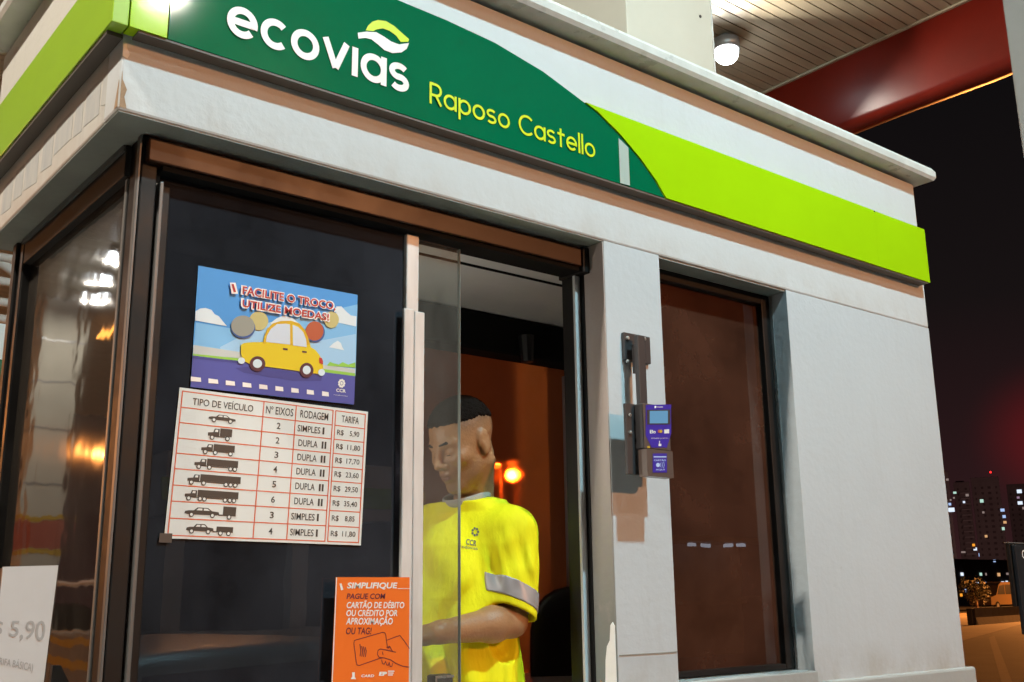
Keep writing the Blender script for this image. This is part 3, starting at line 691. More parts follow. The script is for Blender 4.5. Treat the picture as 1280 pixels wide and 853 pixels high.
# ------------------------------------------------------------------ street lamps
def street(x, y, z, watts, cone, tgt, label, col=SODIUM):
    r = empty('street_lamp', (x, y, 0), label, 'street lamp', 'sodium street lamps')
    d = np.array([tgt[0]-x, tgt[1]-y]); d = d/max(1e-6, np.linalg.norm(d)); bx, by = x-d[0]*1.2, y-d[1]*1.2
    mb = MB(); mb.tube([(bx, by, 0), (bx, by, z-.3), (bx+d[0]*.15, by+d[1]*.15, z), (bx+d[0]*.45, by+d[1]*.45, z+.12), (x, y, z+.13)], [.08, .06, .05, .04, .035], 12); mb.build('pole', MT['galv'], r, smooth=True)
    mb = MB(); mb.obox((x, y, z+.11), (d[0], d[1], 0), (-d[1], d[0], 0), (0, 0, 1), .32, .13, .06, .03); mb.build('lamp_head', MT['housing'], r)
    mb = MB(); mb.lathe((x, y, z+.05), [(.10, 0), (.10, -.05), (.06, -.09), (.02, -.10)], (0, 0, 1), 16); mb.build('lens', MT['lampsodium'], r, smooth=True)
    ld = bpy.data.lights.new('street_lamp_beam', 'SPOT' if cone < 360 else 'POINT'); ld.energy = watts; ld.color = col if 0 < x < 15 else ((1.0, .33, .07) if x < 300 else (1.0, .55, .48))
    if cone < 360: ld.spot_size = R_(cone); ld.spot_blend = .6
    ld.shadow_soft_size = .09
    lo = bpy.data.objects.new('street_lamp_beam', ld); link(lo); lo.parent = r
    lo.location = Vector((0, 0, z-.16)) if cone < 360 else Vector((d[0]*.0, 0, z-.30)); dv = Vector(tgt)-Vector((x, y, z-.16)); lo.rotation_euler = dv.to_track_quat('-Z', 'Y').to_euler()
for a in STREET: street(*a)

# ------------------------------------------------------------------ coin poster on the fixed glass
def inv(px, py, C):
    C = np.array(C, float); u = v = .5
    for _ in range(12):
        P = (C[0]*(1-u)+C[1]*u)*(1-v)+(C[3]*(1-u)+C[2]*u)*v; e = np.array((px, py))-P
        du = (C[1]-C[0])*(1-v)+(C[2]-C[3])*v; dv = (C[3]-C[0])*(1-u)+(C[2]-C[1])*u
        q = np.linalg.solve(np.array([du, dv]).T, e); u += q[0]; v += q[1]
    return u, v
PK = {k: mat('print_'+k, c, .6) for k, c in dict(sky=(.075, .33, .74), sky2=(.24, .52, .82), skypale=(.42, .64, .86), cloud=(.84, .85, .86), verge=(.62, .60, .56), grass=(.34, .62, .07), road=(.085, .085, .36), shade=(.06, .055, .26), yellow=(.90, .60, .0), amber=(.80, .43, .0), glass=(.74, .74, .80), maroon=(.10, .016, .03), lens=(.78, .84, .88), red=(.62, .03, .02), silver=(.36, .33, .27), gold=(.66, .52, .20), copper=(.56, .10, .03), textred=(.55, .035, .035), navy=(.04, .10, .32))  .items()}
YP = YG-.0022
cp = empty('coin_poster', atY(340, 505, YP), 'blue poster of a yellow cartoon car with coins above the white fare table', 'poster')
sh = Sheet(atY(248, 332.2, YP), atY(447, 368.8, YP), atY(442, 506, YP), atY(237.8, 484, YP))
CC = [(78, 52), (925, 208), (905, 793), (35, 700)]
T = lambda L_: [inv(a, b, CC) for a, b in L_]
E1 = .0003
def layer(name, m, polys, k, root=cp, s=sh):
    if name in ('cloud', 'coin', 'wheel', 'hubcap', 'car_window', 'verge', 'grass', 'pale_sky') and len(polys) > 1:
        for p_ in polys[:-1]: layer(name, m, [p_], k, root, s)
        polys = polys[-1:]
    mb = MB()
    for p_ in polys: s.poly(mb, p_, E1*k)
    return mb.build(name, m, root, recalc=False)
mb = MB(); n_ = sh.n; mb.prism([sh.P(0, 0, .0001), sh.P(1, 0, .0001), sh.P(1, 1, .0001), sh.P(0, 1, .0001)], -n_*.0012); mb.build('sheet', PK['sky'], cp)
layer('pale_sky', PK['sky2'], [T([(64, 360), (300, 400), (640, 320), (924, 260), (915, 640), (48, 540)])], 1)
layer('pale_sky', PK['skypale'], [T([(180, 490), (420, 360), (540, 330), (620, 470), (915, 420), (913, 620), (200, 540)])], 2)
def cloud(pts): return T(pts)
layer('cloud', PK['cloud'], [cloud([(60, 350), (62, 300), (85, 285), (110, 282), (140, 292), (155, 315), (175, 325), (195, 352), (215, 378)]),
    cloud([(800, 270), (830, 270), (860, 300), (885, 320), (918, 325), (916, 380), (800, 355)]),
    cloud([(760, 490), (785, 468), (810, 455), (828, 468), (836, 490), (848, 507)]),
    cloud([(440, 360), (470, 335), (510, 318), (560, 335), (590, 360), (560, 400), (470, 400)])], 3)
layer('verge', PK['verge'], [T([(50, 480), (280, 515), (285, 548), (48, 530)]), T([(725, 583), (912, 608), (911, 640), (725, 612)])], 4)
layer('grass', PK['grass'], [T([(47, 527), (285, 550), (285, 562), (46, 540)]), T([(750, 583), (765, 568), (785, 575), (815, 582), (838, 570), (870, 583), (912, 572), (912, 600), (750, 588)]), T([(725, 605), (911, 630), (911, 646), (725, 622)])], 5)
layer('road', PK['road'], [T([(46, 536), (290, 566), (911, 645), (905, 793), (35, 700)])], 6)
layer('car_shadow', PK['shade'], [T([(255, 600), (340, 590), (720, 640), (715, 668), (560, 668), (300, 625)]), T([(46, 536), (290, 566), (290, 578), (46, 550)])], 7)
mb = MB()
for i in range(9):
    x = 62+i*(740-62)/8; yy = 661+i*(737-661)/8; w2 = 26-i*.7; sh.poly(mb, T([(x-w2, yy-15), (x+w2-4, yy-9), (x+w2-2, yy+13), (x-w2, yy+9)]), E1*8)
mb.build('lane_dashes', MT['white_vinyl'], cp, recalc=False)
layer('coin', PK['gold'], [T([(376+50*math.cos(t), 349+50*math.sin(t)) for t in np.linspace(0, 6.28, 28)[:-1]]), T([(772+42*math.cos(t), 343+44*math.sin(t)) for t in np.linspace(0, 6.28, 28)[:-1]])], 8)
layer('coin_shadow', PK['navy'], [T([(296+62*math.cos(t), 386+58*math.sin(t)) for t in np.linspace(0, 6.28, 28)[:-1]]), T([(682+52*math.cos(t), 410+54*math.sin(t)) for t in np.linspace(0, 6.28, 28)[:-1]])], 9)
layer('coin', PK['silver'], [T([(294+60*math.cos(t), 377+56*math.sin(t)) for t in np.linspace(0, 6.28, 28)[:-1]])], 10)
layer('coin', PK['copper'], [T([(676+50*math.cos(t), 403+52*math.sin(t)) for t in np.linspace(0, 6.28, 28)[:-1]])], 10)
body = [(283, 478), (300, 468), (345, 463), (400, 462), (404, 430), (420, 390), (450, 362), (490, 350), (545, 348), (590, 362), (620, 395), (640, 440), (655, 490), (680, 505), (702, 530), (722, 565), (724, 600), (700, 632), (640, 625), (560, 612), (410, 592), (330, 580), (290, 560), (283, 520)]
layer('car_body', PK['yellow'], [T(body)], 11)
layer('car_trim', PK['amber'], [T([(396, 470), (404, 430), (420, 390), (450, 362), (490, 350), (545, 348), (590, 362), (620, 395), (640, 440), (650, 475), (634, 478), (612, 400), (580, 372), (545, 362), (490, 364), (456, 376), (430, 402), (416, 440), (410, 472)]), T([(540, 362), (552, 364), (552, 480), (542, 478)])], 12)
layer('car_window', PK['glass'], [T([(411, 462), (416, 430), (438, 392), (470, 366), (520, 364), (540, 368), (541, 476)]), T([(554, 370), (585, 382), (612, 410), (628, 450), (632, 490), (556, 480)])], 13)
ell = lambda cx, cy, rx, ry: T([(cx+rx*math.cos(t), cy+ry*math.sin(t)) for t in np.linspace(0, 6.28, 26)[:-1]])
layer('wheel', PK['maroon'], [ell(368, 578, 41, 40), ell(631, 612, 38, 39), T([(502, 494), (527, 497), (527, 507), (502, 504)]), T([(606, 509), (631, 512), (631, 521), (606, 518)])], 13)
layer('hubcap', PK['lens'], [ell(367, 577, 24, 23), ell(631, 611, 22, 23), ell(285, 562, 18, 17), ell(714, 624, 19, 18)], 14)
layer('tail_light', PK['red'], [T([(700, 545), (715, 548), (722, 565), (722, 582), (702, 575)])], 14)
mb = MB()
def ptext(m_, txt, x0, y0, x1, y1, k, bold, s=sh, C=CC, shear=0):
    a = inv(x0, y0, C); b = inv(x1, y1, C); put_text(m_, s, txt, a[0], a[1], b[0], b[1], E1*k, bold, shear)
# white halo behind the red words: broad rounded band traced round the lettering, then the letters
ptext(mb, 'FACILITE O TROCO,', 285, 156, 798, 306, 15, .075); ptext(mb, 'UTILIZE MOEDAS!', 284, 226, 760, 358, 15, .075)
layer('headline_halo', MT['white_vinyl'], [T([(228, 145), (256, 145), (268, 205), (236, 205)])], 15)
mb.build('headline_halo', MT['white_vinyl'], cp, recalc=False)
mb = MB(); ptext(mb, 'FACILITE O TROCO,', 293, 163, 790, 298, 17, .02); ptext(mb, 'UTILIZE MOEDAS!', 292, 235, 753, 350, 17, .02)
sh.poly(mb, T([(235, 152), (246, 152), (258, 196), (246, 196)]), E1*17)
mb.build('headline', PK['textred'], cp, recalc=False)
mb = MB(); ptext(mb, 'CCR', 800, 708, 855, 732, 9, .03); ptext(mb, 'rodovias', 786, 738, 866, 752, 9, 0)
for i in range(9):
    a_ = R_(i*40); sh.poly(mb, ell(831+15*math.cos(a_), 682+17*math.sin(a_), 6.5, 6.5), E1*9)
sh.poly(mb, ell(831, 682, 7, 8), E1*9)
mb.build('emblem', MT['white_vinyl'], cp, recalc=False)

# ------------------------------------------------------------------ fare table on the fixed glass
ft = empty('fare_table', atY(330, 680, YP), 'white toll fare table with orange grid lines on the dark front window', 'fare table')
sh2 = Sheet(atY(224.6, 484.4, YP-.001), atY(460, 515, YP-.001), atY(451, 682, YP-.001), atY(205, 673, YP-.001))
mb = MB(); mb.prism([sh2.P(0, 0), sh2.P(1, 0), sh2.P(1, 1), sh2.P(0, 1)], -sh2.n*.001); mb.build('sheet', MT['paper'], ft)
vs_ = [.023, .133, .237, .342, .443, .546, .654, .759, .87, .98]; us_ = [.015, .42, .592, .797, .812, .985]
mb = MB()
for v in vs_:
    sh2.line(mb, [(us_[0], v), (us_[3], v)], .0022, E1); sh2.line(mb, [(us_[4], v), (us_[5], v)], .0022, E1)
for u in us_: sh2.line(mb, [(u, vs_[0]), (u, vs_[-1])], .0024, E1*2)
mb.build('grid_lines', MT['redline'], ft, recalc=False)
mb = MB()
def cell(txt, u0, u1, r, hgt=.052, bold=.0, width=None, al='c'):
    vm = (vs_[r]+vs_[r+1])/2; c_ = (u0+u1)/2
    if width: put_text(mb, sh2, txt, c_-width/2, vm-hgt/2, c_+width/2, vm+hgt/2, E1*2, bold)
    else: put_text(mb, sh2, txt, u0, vm-hgt/2, u1, vm+hgt/2, E1*2, bold, fit='h', align=al)
cell('TIPO DE VEÍCULO', .015, .42, 0, .060, .008, .30); cell('Nº EIXOS', .42, .592, 0, .056, .008, .145); cell('RODAGEM', .592, .797, 0, .056, .008, .155); cell('TARIFA', .812, .985, 0, .052, .008, .10)
rows = [('2', 'SIMPLES', 1, '5,90'), ('2', 'DUPLA', 2, '11,80'), ('3', 'DUPLA', 2, '17,70'), ('4', 'DUPLA', 2, '23,60'), ('5', 'DUPLA', 2, '29,50'), ('6', 'DUPLA', 2, '35,40'), ('3', 'SIMPLES', 1, '8,85'), ('4', 'SIMPLES', 1, '11,80')]
for i, (n1, rd, bars, fare) in enumerate(rows):
    r = i+1; vm = (vs_[r]+vs_[r+1])/2
    cell(n1, .42, .592, r, .045, .012, .02)
    cell(rd, .605, .735, r, .048, .008, .125 if bars == 1 else .105)
    cell('R$', .822, .87, r, .045, .008, .038); cell(fare, .88, .975, r, .045, .008, .055 if len(fare) == 4 else .075)
    for k in range(bars): sh2.rect(mb, .745+k*.016, vm-.026, .755+k*.016, vm+.026, E1*2)
mb.build('lettering', MT['ink'], ft, recalc=False)
mb = MB(); mw = MB()
def wheel(u, v, r=.0115):
    q = sh2.w()/sh2.h(); sh2.ellipse(mb, u, v, r, r*q, E1*3, 14); sh2.ellipse(mw, u, v, r*.6, r*q*.6, E1*4, 12)
def carsym(u0, u1, vb, h):
    w_ = u1-u0; f = lambda L_: [(u0+a*w_, vb-b*h) for a, b in L_]
    sh2.poly(mb, f([(0, .25), (.02, .52), (.12, .62), (.26, .64), (.36, 1.0), (.66, 1.0), (.78, .64), (.98, .55), (1, .25), (.9, .15), (.1, .15)]), E1*2)
    sh2.poly(mw, f([(.33, .66), (.39, .9), (.50, .9), (.50, .66)]), E1*3); sh2.poly(mw, f([(.54, .66), (.54, .9), (.64, .9), (.72, .66)]), E1*3)
    wheel(u0+.2*w_, vb-.12*h); wheel(u0+.8*w_, vb-.12*h)
def truck(u0, u1, vb, h, axles, cab=.30):
    cw = min(.055, (u1-u0)*cab*1.4); f = lambda L_: [(u0+a*cw, vb-b*h) for a, b in L_]
    sh2.poly(mb, f([(0, .22), (0, .52), (.45, .58), (.55, .92), (1.0, .92), (1.0, .22)]), E1*2)
    sh2.poly(mw, f([(.58, .62), (.64, .84), (.86, .84), (.86, .62)]), E1*3)
    sh2.rect(mb, u0+cw*1.06, vb-h*1.0, u1, vb-h*.28, E1*2); sh2.rect(mb, u0+cw*.5, vb-h*.26, u1-.01, vb-h*.17, E1*2)
    for a in axles: wheel(u0+(u1-u0)*a, vb-.1*h)
g_ = lambda r: vs_[r+1]-.020
carsym(.15, .285, g_(1)-.018, .045)
truck(.155, .272, g_(2), .075, (.18, .82), .45); truck(.13, .292, g_(3), .065, (.12, .42, .88), .33); truck(.105, .315, g_(4), .065, (.1, .34, .83, .93), .27)
truck(.08, .335, g_(5), .065, (.07, .3, .72, .81, .90), .22); truck(.075, .33, g_(6), .065, (.07, .28, .36, .75, .84, .92), .22)
carsym(.08, .245, g_(7)-.004, .055); sh2.rect(mb, .262, g_(7)-.075, .325, g_(7)-.012, E1*2); sh2.rect(mb, .24, g_(7)-.02, .265, g_(7)-.012, E1*2); wheel(.293, g_(7)-.006)
carsym(.095, .225, g_(8)-.006, .055); sh2.rect(mb, .238, g_(8)-.05, .318, g_(8)-.012, E1*2); sh2.rect(mb, .22, g_(8)-.018, .24, g_(8)-.011, E1*2); wheel(.258, g_(8)-.006); wheel(.297, g_(8)-.006)
mb.build('vehicle_symbols', MT['ink'], ft, recalc=False)
mt_ = MB(); sh2.rect(mt_, -.022, .968, .035, 1.028, E1*4); mt_.build('tape', mat('clear_tape', (.06, .06, .058), .3), ft, recalc=False); mw.build('symbol_windows', MT['paper'], ft, recalc=False)

# ------------------------------------------------------------------ orange card payment notice
YO = 2.070
on = empty('payment_notice', atY(465, 853, YO), 'orange card payment notice with a drawn hand, foot of the sliding window', 'notice')
OC = [(120, 70), (668, 70), (661, 920), (84, 920)]
opx = lambda x, y: (400+x*.16774, 710+y*.16764)
so = Sheet(*[atY(*opx(*q), YO) for q in OC])
To = lambda L_: [inv(a, b, OC) for a, b in L_]
mb = MB(); mb.prism([so.P(0, 0), so.P(1, 0), so.P(1, 1), so.P(0, 1)], -so.n*.0015); mb.build('sheet', MT['orange'], on)
mb = MB(); so.rect(mb, .0, 0, .012, 1, E1); mb.build('paper_edge', MT['paper'], on, recalc=False)
mw = MB(); mp = MB()
ot = lambda m_, t_, a, b, c, d, bo=.012, sr=.15: (lambda A, B: put_text(m_, so, t_, A[0], A[1], B[0], B[1], E1*2, bo, sr))(inv(a, b, OC), inv(c, d, OC))
ot(mw, 'SIMPLIFIQUE', 198, 110, 572, 164, .03); ot(mw, 'CARTÃO DE DÉBITO', 195, 246, 625, 306, .02); ot(mw, 'OU CRÉDITO POR', 193, 306, 572, 366, .02); ot(mw, 'APROXIMAÇÃO', 190, 366, 536, 440, .02)
so.line(mw, To([(575, 157), (668, 157)]), .0012, E1*2); so.poly(mw, To([(143, 118), (158, 118), (170, 166), (154, 170)]), E1*2)
# partner marks along the foot of the notice
so.poly(mw, To([(232, 782), (252, 782), (252, 815), (262, 832), (222, 832), (234, 812)]), E1*2); ot(mw, 'CARD', 300, 798, 395, 818, .03); ot(mw, 'EP', 430, 778, 492, 808, .05)
for k in range(3): so.rect(mw, *inv(500, 770+k*14, OC), *inv(548-6*k, 777+k*14, OC), E1*2)
mw.build('white_lettering', MT['white_vinyl'], on, recalc=False)
ot(mp, 'PAGUE COM', 195, 194, 480, 236, .02); ot(mp, 'OU TAG!', 190, 450, 376, 502, .015)
mp.build('dark_lettering', MT['purpleink'], on, recalc=False)
md = MB(); ln = lambda L_, w_=.0016: so.line(md, To(L_), w_, E1*2)
ln([(268, 728), (262, 700), (246, 568), (250, 548), (265, 542), (460, 486), (476, 490), (483, 505), (490, 560), (496, 600)]); ln([(268, 728), (285, 732), (430, 682), (460, 676)])
ln([(490, 545), (560, 520), (592, 510), (625, 550), (665, 606)]); ln([(560, 634), (490, 618), (440, 610), (424, 622), (420, 650), (432, 672), (470, 676), (520, 690), (560, 716), (610, 736), (662, 744)])
ln([(452, 690), (458, 718), (472, 722), (482, 700)]); ln([(482, 704), (490, 728), (503, 730), (510, 708)]); ln([(510, 712), (516, 740), (530, 738), (534, 716)]); ln([(490, 600), (512, 590), (536, 630)]); ln([(500, 608), (505, 598), (520, 596)])
for k in range(4): ln([(290+k*13, 585+4*k-10*(k == 0)), (297+k*13, 625), (291+k*13, 662+2*k)], .0018)
ln([(458, 632), (462, 652)])
md.build('drawn_hand_and_card', MT['purpleink'], on, recalc=False)

# ------------------------------------------------------------------ base fare price board at the lower left
YC = 1.62
pc = empty('price_board', (.40, YC, .15), 'small white base fare price board on a post in front of the left window', 'price board')
CCc = [(20, 98), (382, 88), (286, 853), (-55, 853)]
cpx = lambda x, y: (x*.19108, 690+y*.19109)
sc = Sheet(*[atY(*cpx(*q), YC) for q in CCc])
mb = MB(); mb.prism([sc.P(0, 0), sc.P(1, 0), sc.P(1, 1.06), sc.P(0, 1.06)], -sc.n*.003); mb.build('panel', mat('board_white', (.74, .74, .74), .22, coat=.5, var=.08, vscale=5), pc)
mb = MB(); mb.prism([sc.P(.01, .01, -.004), sc.P(1.035, .03, -.004), sc.P(1.035, 1.08, -.004), sc.P(.01, 1.08, -.004)], -sc.n*.012); mb.build('backing', MT['black'], pc)
def tilted(m_, t_, q, lift, bold=0.0):
    s_ = Sheet(*[sc.P(*inv(a, b, CCc)) for a, b in q]); put_text(m_, s_, t_, 0, 0, 1, 1, lift, bold)
mb = MB(); tilted(mb, 'R$ 5,90', [(-120, 455), (300, 455), (285, 615), (-140, 540)], E1*2, .01); mb.build('price_lettering', MT['greyink'], pc, recalc=False)
mb = MB(); tilted(mb, '(TARIFA BÁSICA)', [(-60, 672), (218, 722), (208, 800), (-70, 738)], E1*2, 0); mb.build('caption_lettering', MT['greyink'], pc, recalc=False)
pm = sc.P(.7, 1.1, -.02)
mb = MB(); mb.tube([(pm[0], pm[1], pm[2]), (pm[0]+.02, pm[1]+.02, .15)], .016, 10); mb.build('post', MT['black'], pc)
b0 = atY(72, 836, YC+.03); b1 = atY(92, 866, YC+.05)
mb = MB(); mb.prism([atY(66, 832, YC+.03), atY(76, 832, YC+.03), atY(100, 880, YC+.05), atY(60, 880, YC+.05)], (0, .01, 0)); mb.build('bracket', MT['black'], pc)

# ------------------------------------------------------------------ contactless card reader on the pier
cr_ = empty('card_reader', (2.1, YF, 1.88), 'dark grey contactless card reader with a purple face on the pier between the windows', 'card reader')
YD = 1.900
gp = mat('reader_grey', (.042, .038, .040), .42, var=.12, vscale=20); bz = mat('reader_bezel', (.11, .078, .066), .35, coat=.3)
p = lambda x, y, Y: atY(x, y, Y)
pl0, pl1 = p(777.5, 414, 1.998), p(811.5, 456, 1.998)
mb = MB(); mb.box(pl0[0], pl1[0], 1.990, 2.0025, pl1[2], pl0[2]-.004, .002); mb.build('wall_plate', gp, cr_)
mb = MB()
for xx, yy in ((784, 423), (784, 452), (805, 424)):
    q = p(xx, yy, 1.99); mb.lathe((q[0], 1.990, q[2]), [(.0055, 0), (.0055, .004), (.003, .006)], (0, -1, 0), 8)
mb.build('bolt', MT['silver'], cr_)
ba = p(797, 418, 1.950); bb = p(810, 505, 1.950)
mb = MB(); mb.box(ba[0], bb[0], 1.950, 1.966, bb[2]-.03, ba[2], .003); mb.box(ba[0]+.016, bb[0]-.002, 1.9665, 1.9895, ba[2]-.10, ba[2]-.02); mb.build('arm', gp, cr_)
k0, k1 = p(782.5, 502, 1.934), p(800, 600, 1.934)
mb = MB(); mb.box(k0[0]-.002, k1[0]+.10, 1.934, 1.944, k1[2]+.012, k0[2]-.004, .002); mb.box(k0[0]+.075, k0[0]+.11, 1.9445, 2.0, k1[2]+.05, k1[2]+.15); mb.build('back_plate', gp, cr_)
mb = MB()
for xx, yy in ((788, 519), (789, 541)):
    q = p(xx-1.5, yy, 1.934); mb.lathe((q[0], 1.934, q[2]), [(.0055, 0), (.0055, .004), (.003, .006)], (0, -1, 0), 8)
mb.build('bolt', MT['silver'], cr_)
f0, f1, fm = p(804, 503.5, YD), p(840.5, 598, YD), p(820, 562, YD)
xq0, xq1 = f0[0], f1[0]
mb = MB(); mb.box(xq0, xq1, YD+.004, 1.9335, fm[2], f0[2], .003); rb_ = mb.build('reader_body', gp, cr_)
mb = MB(); mb.box(xq0+.001, xq1-.001, YD, YD+.0038, fm[2]+.001, f0[2]-.001, .001); mb.build('bezel', bz, cr_)
mb = MB(); mb.prism([(xq0+.001, YD-.004, fm[2]-.001), (xq1+.001, YD-.004, fm[2]-.001), (xq1+.001, YD-.004, f1[2]), (xq0+.001, YD-.004, f1[2])], (0, .030, 0)); mb.build('lower_housing', bz, cr_)
mb = MB(); mb.box(xq0+.003, xq1-.004, YD+.027, 1.9335, f1[2]+.012, fm[2]-.002, .005); mb.build('lower_body', MT['black'], cr_)
RC = Sheet(p(805, 504, YD-.0005), p(840.5, 503.5, YD-.0005), p(840.5, 562, YD-.0005), p(805, 562, YD-.0005))
RP = mat('reader_purple', (.055, .030, .36), .3, coat=.3)
mb = MB(); RC.poly(mb, [(.06, .04), (.95, .04), (.955, .66), (.80, .96), (.26, .96), (.06, .70)], E1); mb.build('face_print', RP, cr_, recalc=False)
mb = MB(); RC.rect(mb, .10, .15, .92, .47, E1*2); mb.build('screen_frame', gp, cr_, recalc=False)
mb = MB(); RC.rect(mb, .19, .175, .83, .445, E1*3); mb.build('screen', emis('screen_blue', (.22, .50, .78), .62), cr_, recalc=False)
mb = MB(); RC.rect(mb, .36, .065, .42, .115, E1*2); RC.rect(mb, .44, .085, .66, .10, E1*2)
put_text(mb, RC, 'Elo', .20, .585, .40, .66, E1*2, .02); RC.rect(mb, .70, .575, .88, .66, E1*2)
put_text(mb, RC, 'APROXIME O CARTÃO', .24, .745, .84, .775, E1*2, 0)
RC.poly(mb, [(.52, .82), (.55, .82), (.55, .88), (.60, .88), (.60, .93), (.50, .93), (.50, .88), (.52, .88)], E1*2)
mb.build('face_marks', MT['white_vinyl'], cr_, recalc=False)
mb = MB(); RC.ellipse(mb, .515, .615, .05, .035, E1*3); mb.build('card_mark', MT['redpaint'], cr_, recalc=False)
mb = MB(); RC.ellipse(mb, .585, .615, .05, .035, E1*3.5); RC.rect(mb, .11, .93, .20, .97, E1*2); mb.build('card_mark', MT['road_yellow'], cr_, recalc=False)
RL = Sheet(p(805, 563, YD-.0045), p(840.5, 563, YD-.0045), p(840.5, 598, YD-.0045), p(805, 598, YD-.0045))
mb = MB(); RL.rect(mb, .30, .12, .80, .80, E1); mb.build('lower_print', RP, cr_, recalc=False)
mb = MB(); RL.rect(mb, .33, .22, .78, .26, E1*2); put_text(mb, RL, 'CARTÃO', .34, .32, .76, .39, E1*2, .02); put_text(mb, RL, 'AQUI', .40, .67, .72, .73, E1*2, .02)
for k in range(3): RL.line(mb, [(.56+.06*k, .46-.02*k), (.585+.06*k, .53), (.56+.06*k, .60+.02*k)], .0014, E1*2)
RL.ellipse(mb, .48, .53, .07, .075, E1*2, 16)
mb.build('lower_marks', mat('mark_pale_blue', (.55, .70, .92), .3), cr_, recalc=False)

# ------------------------------------------------------------------ dark display totem at the right edge
YM = 2.35
tt = empty('display_totem', (4.9, YM, .15), 'dark framed display panel with white lettering at the right edge of the view', 'display')
m0, m1 = atY(1259, 677, YM), atY(1268, 794, YM)
ma, mb_ = atY(1267, 682, YM), atY(1276, 793, YM)
xl = ma[0]+.012; zt0, zb1 = atY(1267, 680, YM)[2], atY(1272, 794, YM)[2]
mb = MB(); mb.box(xl, xl+.50, YM, YM+.018, zb1, zt0-.003, .003); mb.build('panel', mat('totem_dark', (.012, .014, .018), .5, spec=.3), tt)
mb = MB(); mb.box(xl-.012, xl+.52, YM+.02, YM+.04, zb1+.12, zt0+.004, .004); mb.build('rear_housing', MT['darkframe'], tt)
mb = MB(); mb.box(xl-.014, xl+.522, YM+.019, YM+.042, zt0+.005, zt0+.008); mb.build('top_trim', MT['galv'], tt)
q = atY(1276.5, 690, YM)
ts = Sheet((xl, YM-.001, zt0-.003), (xl+.5, YM-.001, zt0-.003), (xl+.5, YM-.001, zb1), (xl, YM-.001, zb1))
mb = MB(); put_text(mb, ts, 'CARTÃO', .105, .06, .75, .155, E1, .02, fit='h', align='l'); mb.build('lettering', MT['white_vinyl'], tt, recalc=False)
mb = MB(); mb.tube([(xl+.3, YM+.06, .15), (xl+.3, YM+.06, zt0-.05)], .035, 12); mb.build('post', MT['darkframe'], tt)

# ------------------------------------------------------------------ left background: sign gantry across the next lanes
gl = empty('sign_gantry', (1.9, 9.0, 0), 'white pipe gantry carrying a small green and white sign behind the booth', 'gantry')
mb = MB(); xg = atY(-4, 400, 9.0)[0]; 
mb.tube([(xg-.25, 9, 0), (xg-.25, 9, 5.1)], .07, 12); 
for yy in (322, 352, 378, 399): 
    za = atY(5, yy, 9.0)[2]; mb.tube([(xg-1.5, 9, za), (xg+.35, 9, za)], .035, 10)
zA = atY(0, 318, 9.0)[2]; mb.tube([(xg-.5, 9.05, zA+.25), (xg+.25, 9.05, zA-.2)], .045, 10)
mb.build('pipe_frame', MT['road_white'], gl, smooth=True)
z1, z2, z3 = atY(5, 407, 8.9)[2], atY(5, 452, 8.9)[2], atY(5, 560, 8.9)[2]; xe = atY(12.5, 450, 8.9)[0]
mb = MB(); mb.box(xg-1.2, xe, 8.85, 8.9, z2+.003, z1); mb.build('white_sign', MT['white_vinyl'], gl)
mb = MB(); mb.box(xg-1.2, xe-.02, 8.85, 8.9, z3, z2); mb.build('green_sign', MT['green'], gl)

# ------------------------------------------------------------------ kiosk across the lanes, mirrored in the right window
kx, ky = 22.7, -15.0
kk = empty('lit_kiosk', (kx, ky, 0), 'small beige kiosk with four white tube lamps across the lanes', 'kiosk')
mb = MB(); mb.box(kx-1.6, kx+1.6, ky-2.2, ky-.6, 0, 2.95, .02); mb.build('wall', MT['int_wall'], kk)
mb = MB(); mb.box(kx-1.9, kx+1.9, ky-2.4, ky+.3, 2.96, 3.1, .02); mb.build('awning', MT['concrete'], kk)
mb = MB(); mb.box(kx-1.2, kx+1.4, ky-.59, ky-.3, 1.34, 1.44, .01); mb.build('shelf', MT['cream'], kk)
for x in (21.65, 22.15, 23.05, 23.6):
    mb = MB(); mb.box(x-.13, x+.19, ky-.05, ky+.02, 2.84, 2.93, .01); mb.build('tube_lamp', emis('kiosk_tube', (.70, .82, 1.0), 3.6), kk)

# ------------------------------------------------------------------ booths of the lanes across the road, mirrored in the glass
def opposite(x, label):
    r = empty('opposite_booth', (x, -7.0, .15), label, 'toll booth')
    mb = MB(); mb.box(x-1.5, x+1.5, -7.9, -6.4, 0, 1.3, .01); mb.box(x-1.5, x-1.3, -7.9, -6.4, 1.301, 2.45); mb.box(x+1.3, x+1.5, -7.9, -6.4, 1.301, 2.45); mb.box(x-.1, x+.1, -6.6, -6.4, 1.301, 2.45); mb.box(x-1.298, x+1.298, -7.9, -7.7, 1.301, 2.45); mb.build('wall', MT['wall'], r)
    mb = MB(); mb.box(x-1.55, x+1.55, -7.95, -6.35, 2.451, 3.1, .01); mb.build('fascia', MT['fascia'], r)
    mb = MB(); mb.box(x-1.6, x+1.6, -6.345, -6.31, 2.6, 2.82); mb.build('lime_band', MT['lime'], r)
    mb = MB(); mb.box(x-1.29, x-.11, -6.55, -6.54, 1.302, 2.449); mb.box(x+.11, x+1.29, -6.55, -6.54, 1.302, 2.449); mb.build('pane', MT['sidepane'], r)
    mb = MB(); mb.box(x-1.0, x-.4, -7.2, -7.0, 2.40, 2.445); mb.build('ceiling_lamp', emis('booth_lamp', (1.0, .86, .65), 7), r)
opposite(5.6, 'white toll booth across the lane, mirrored in the dark front window')

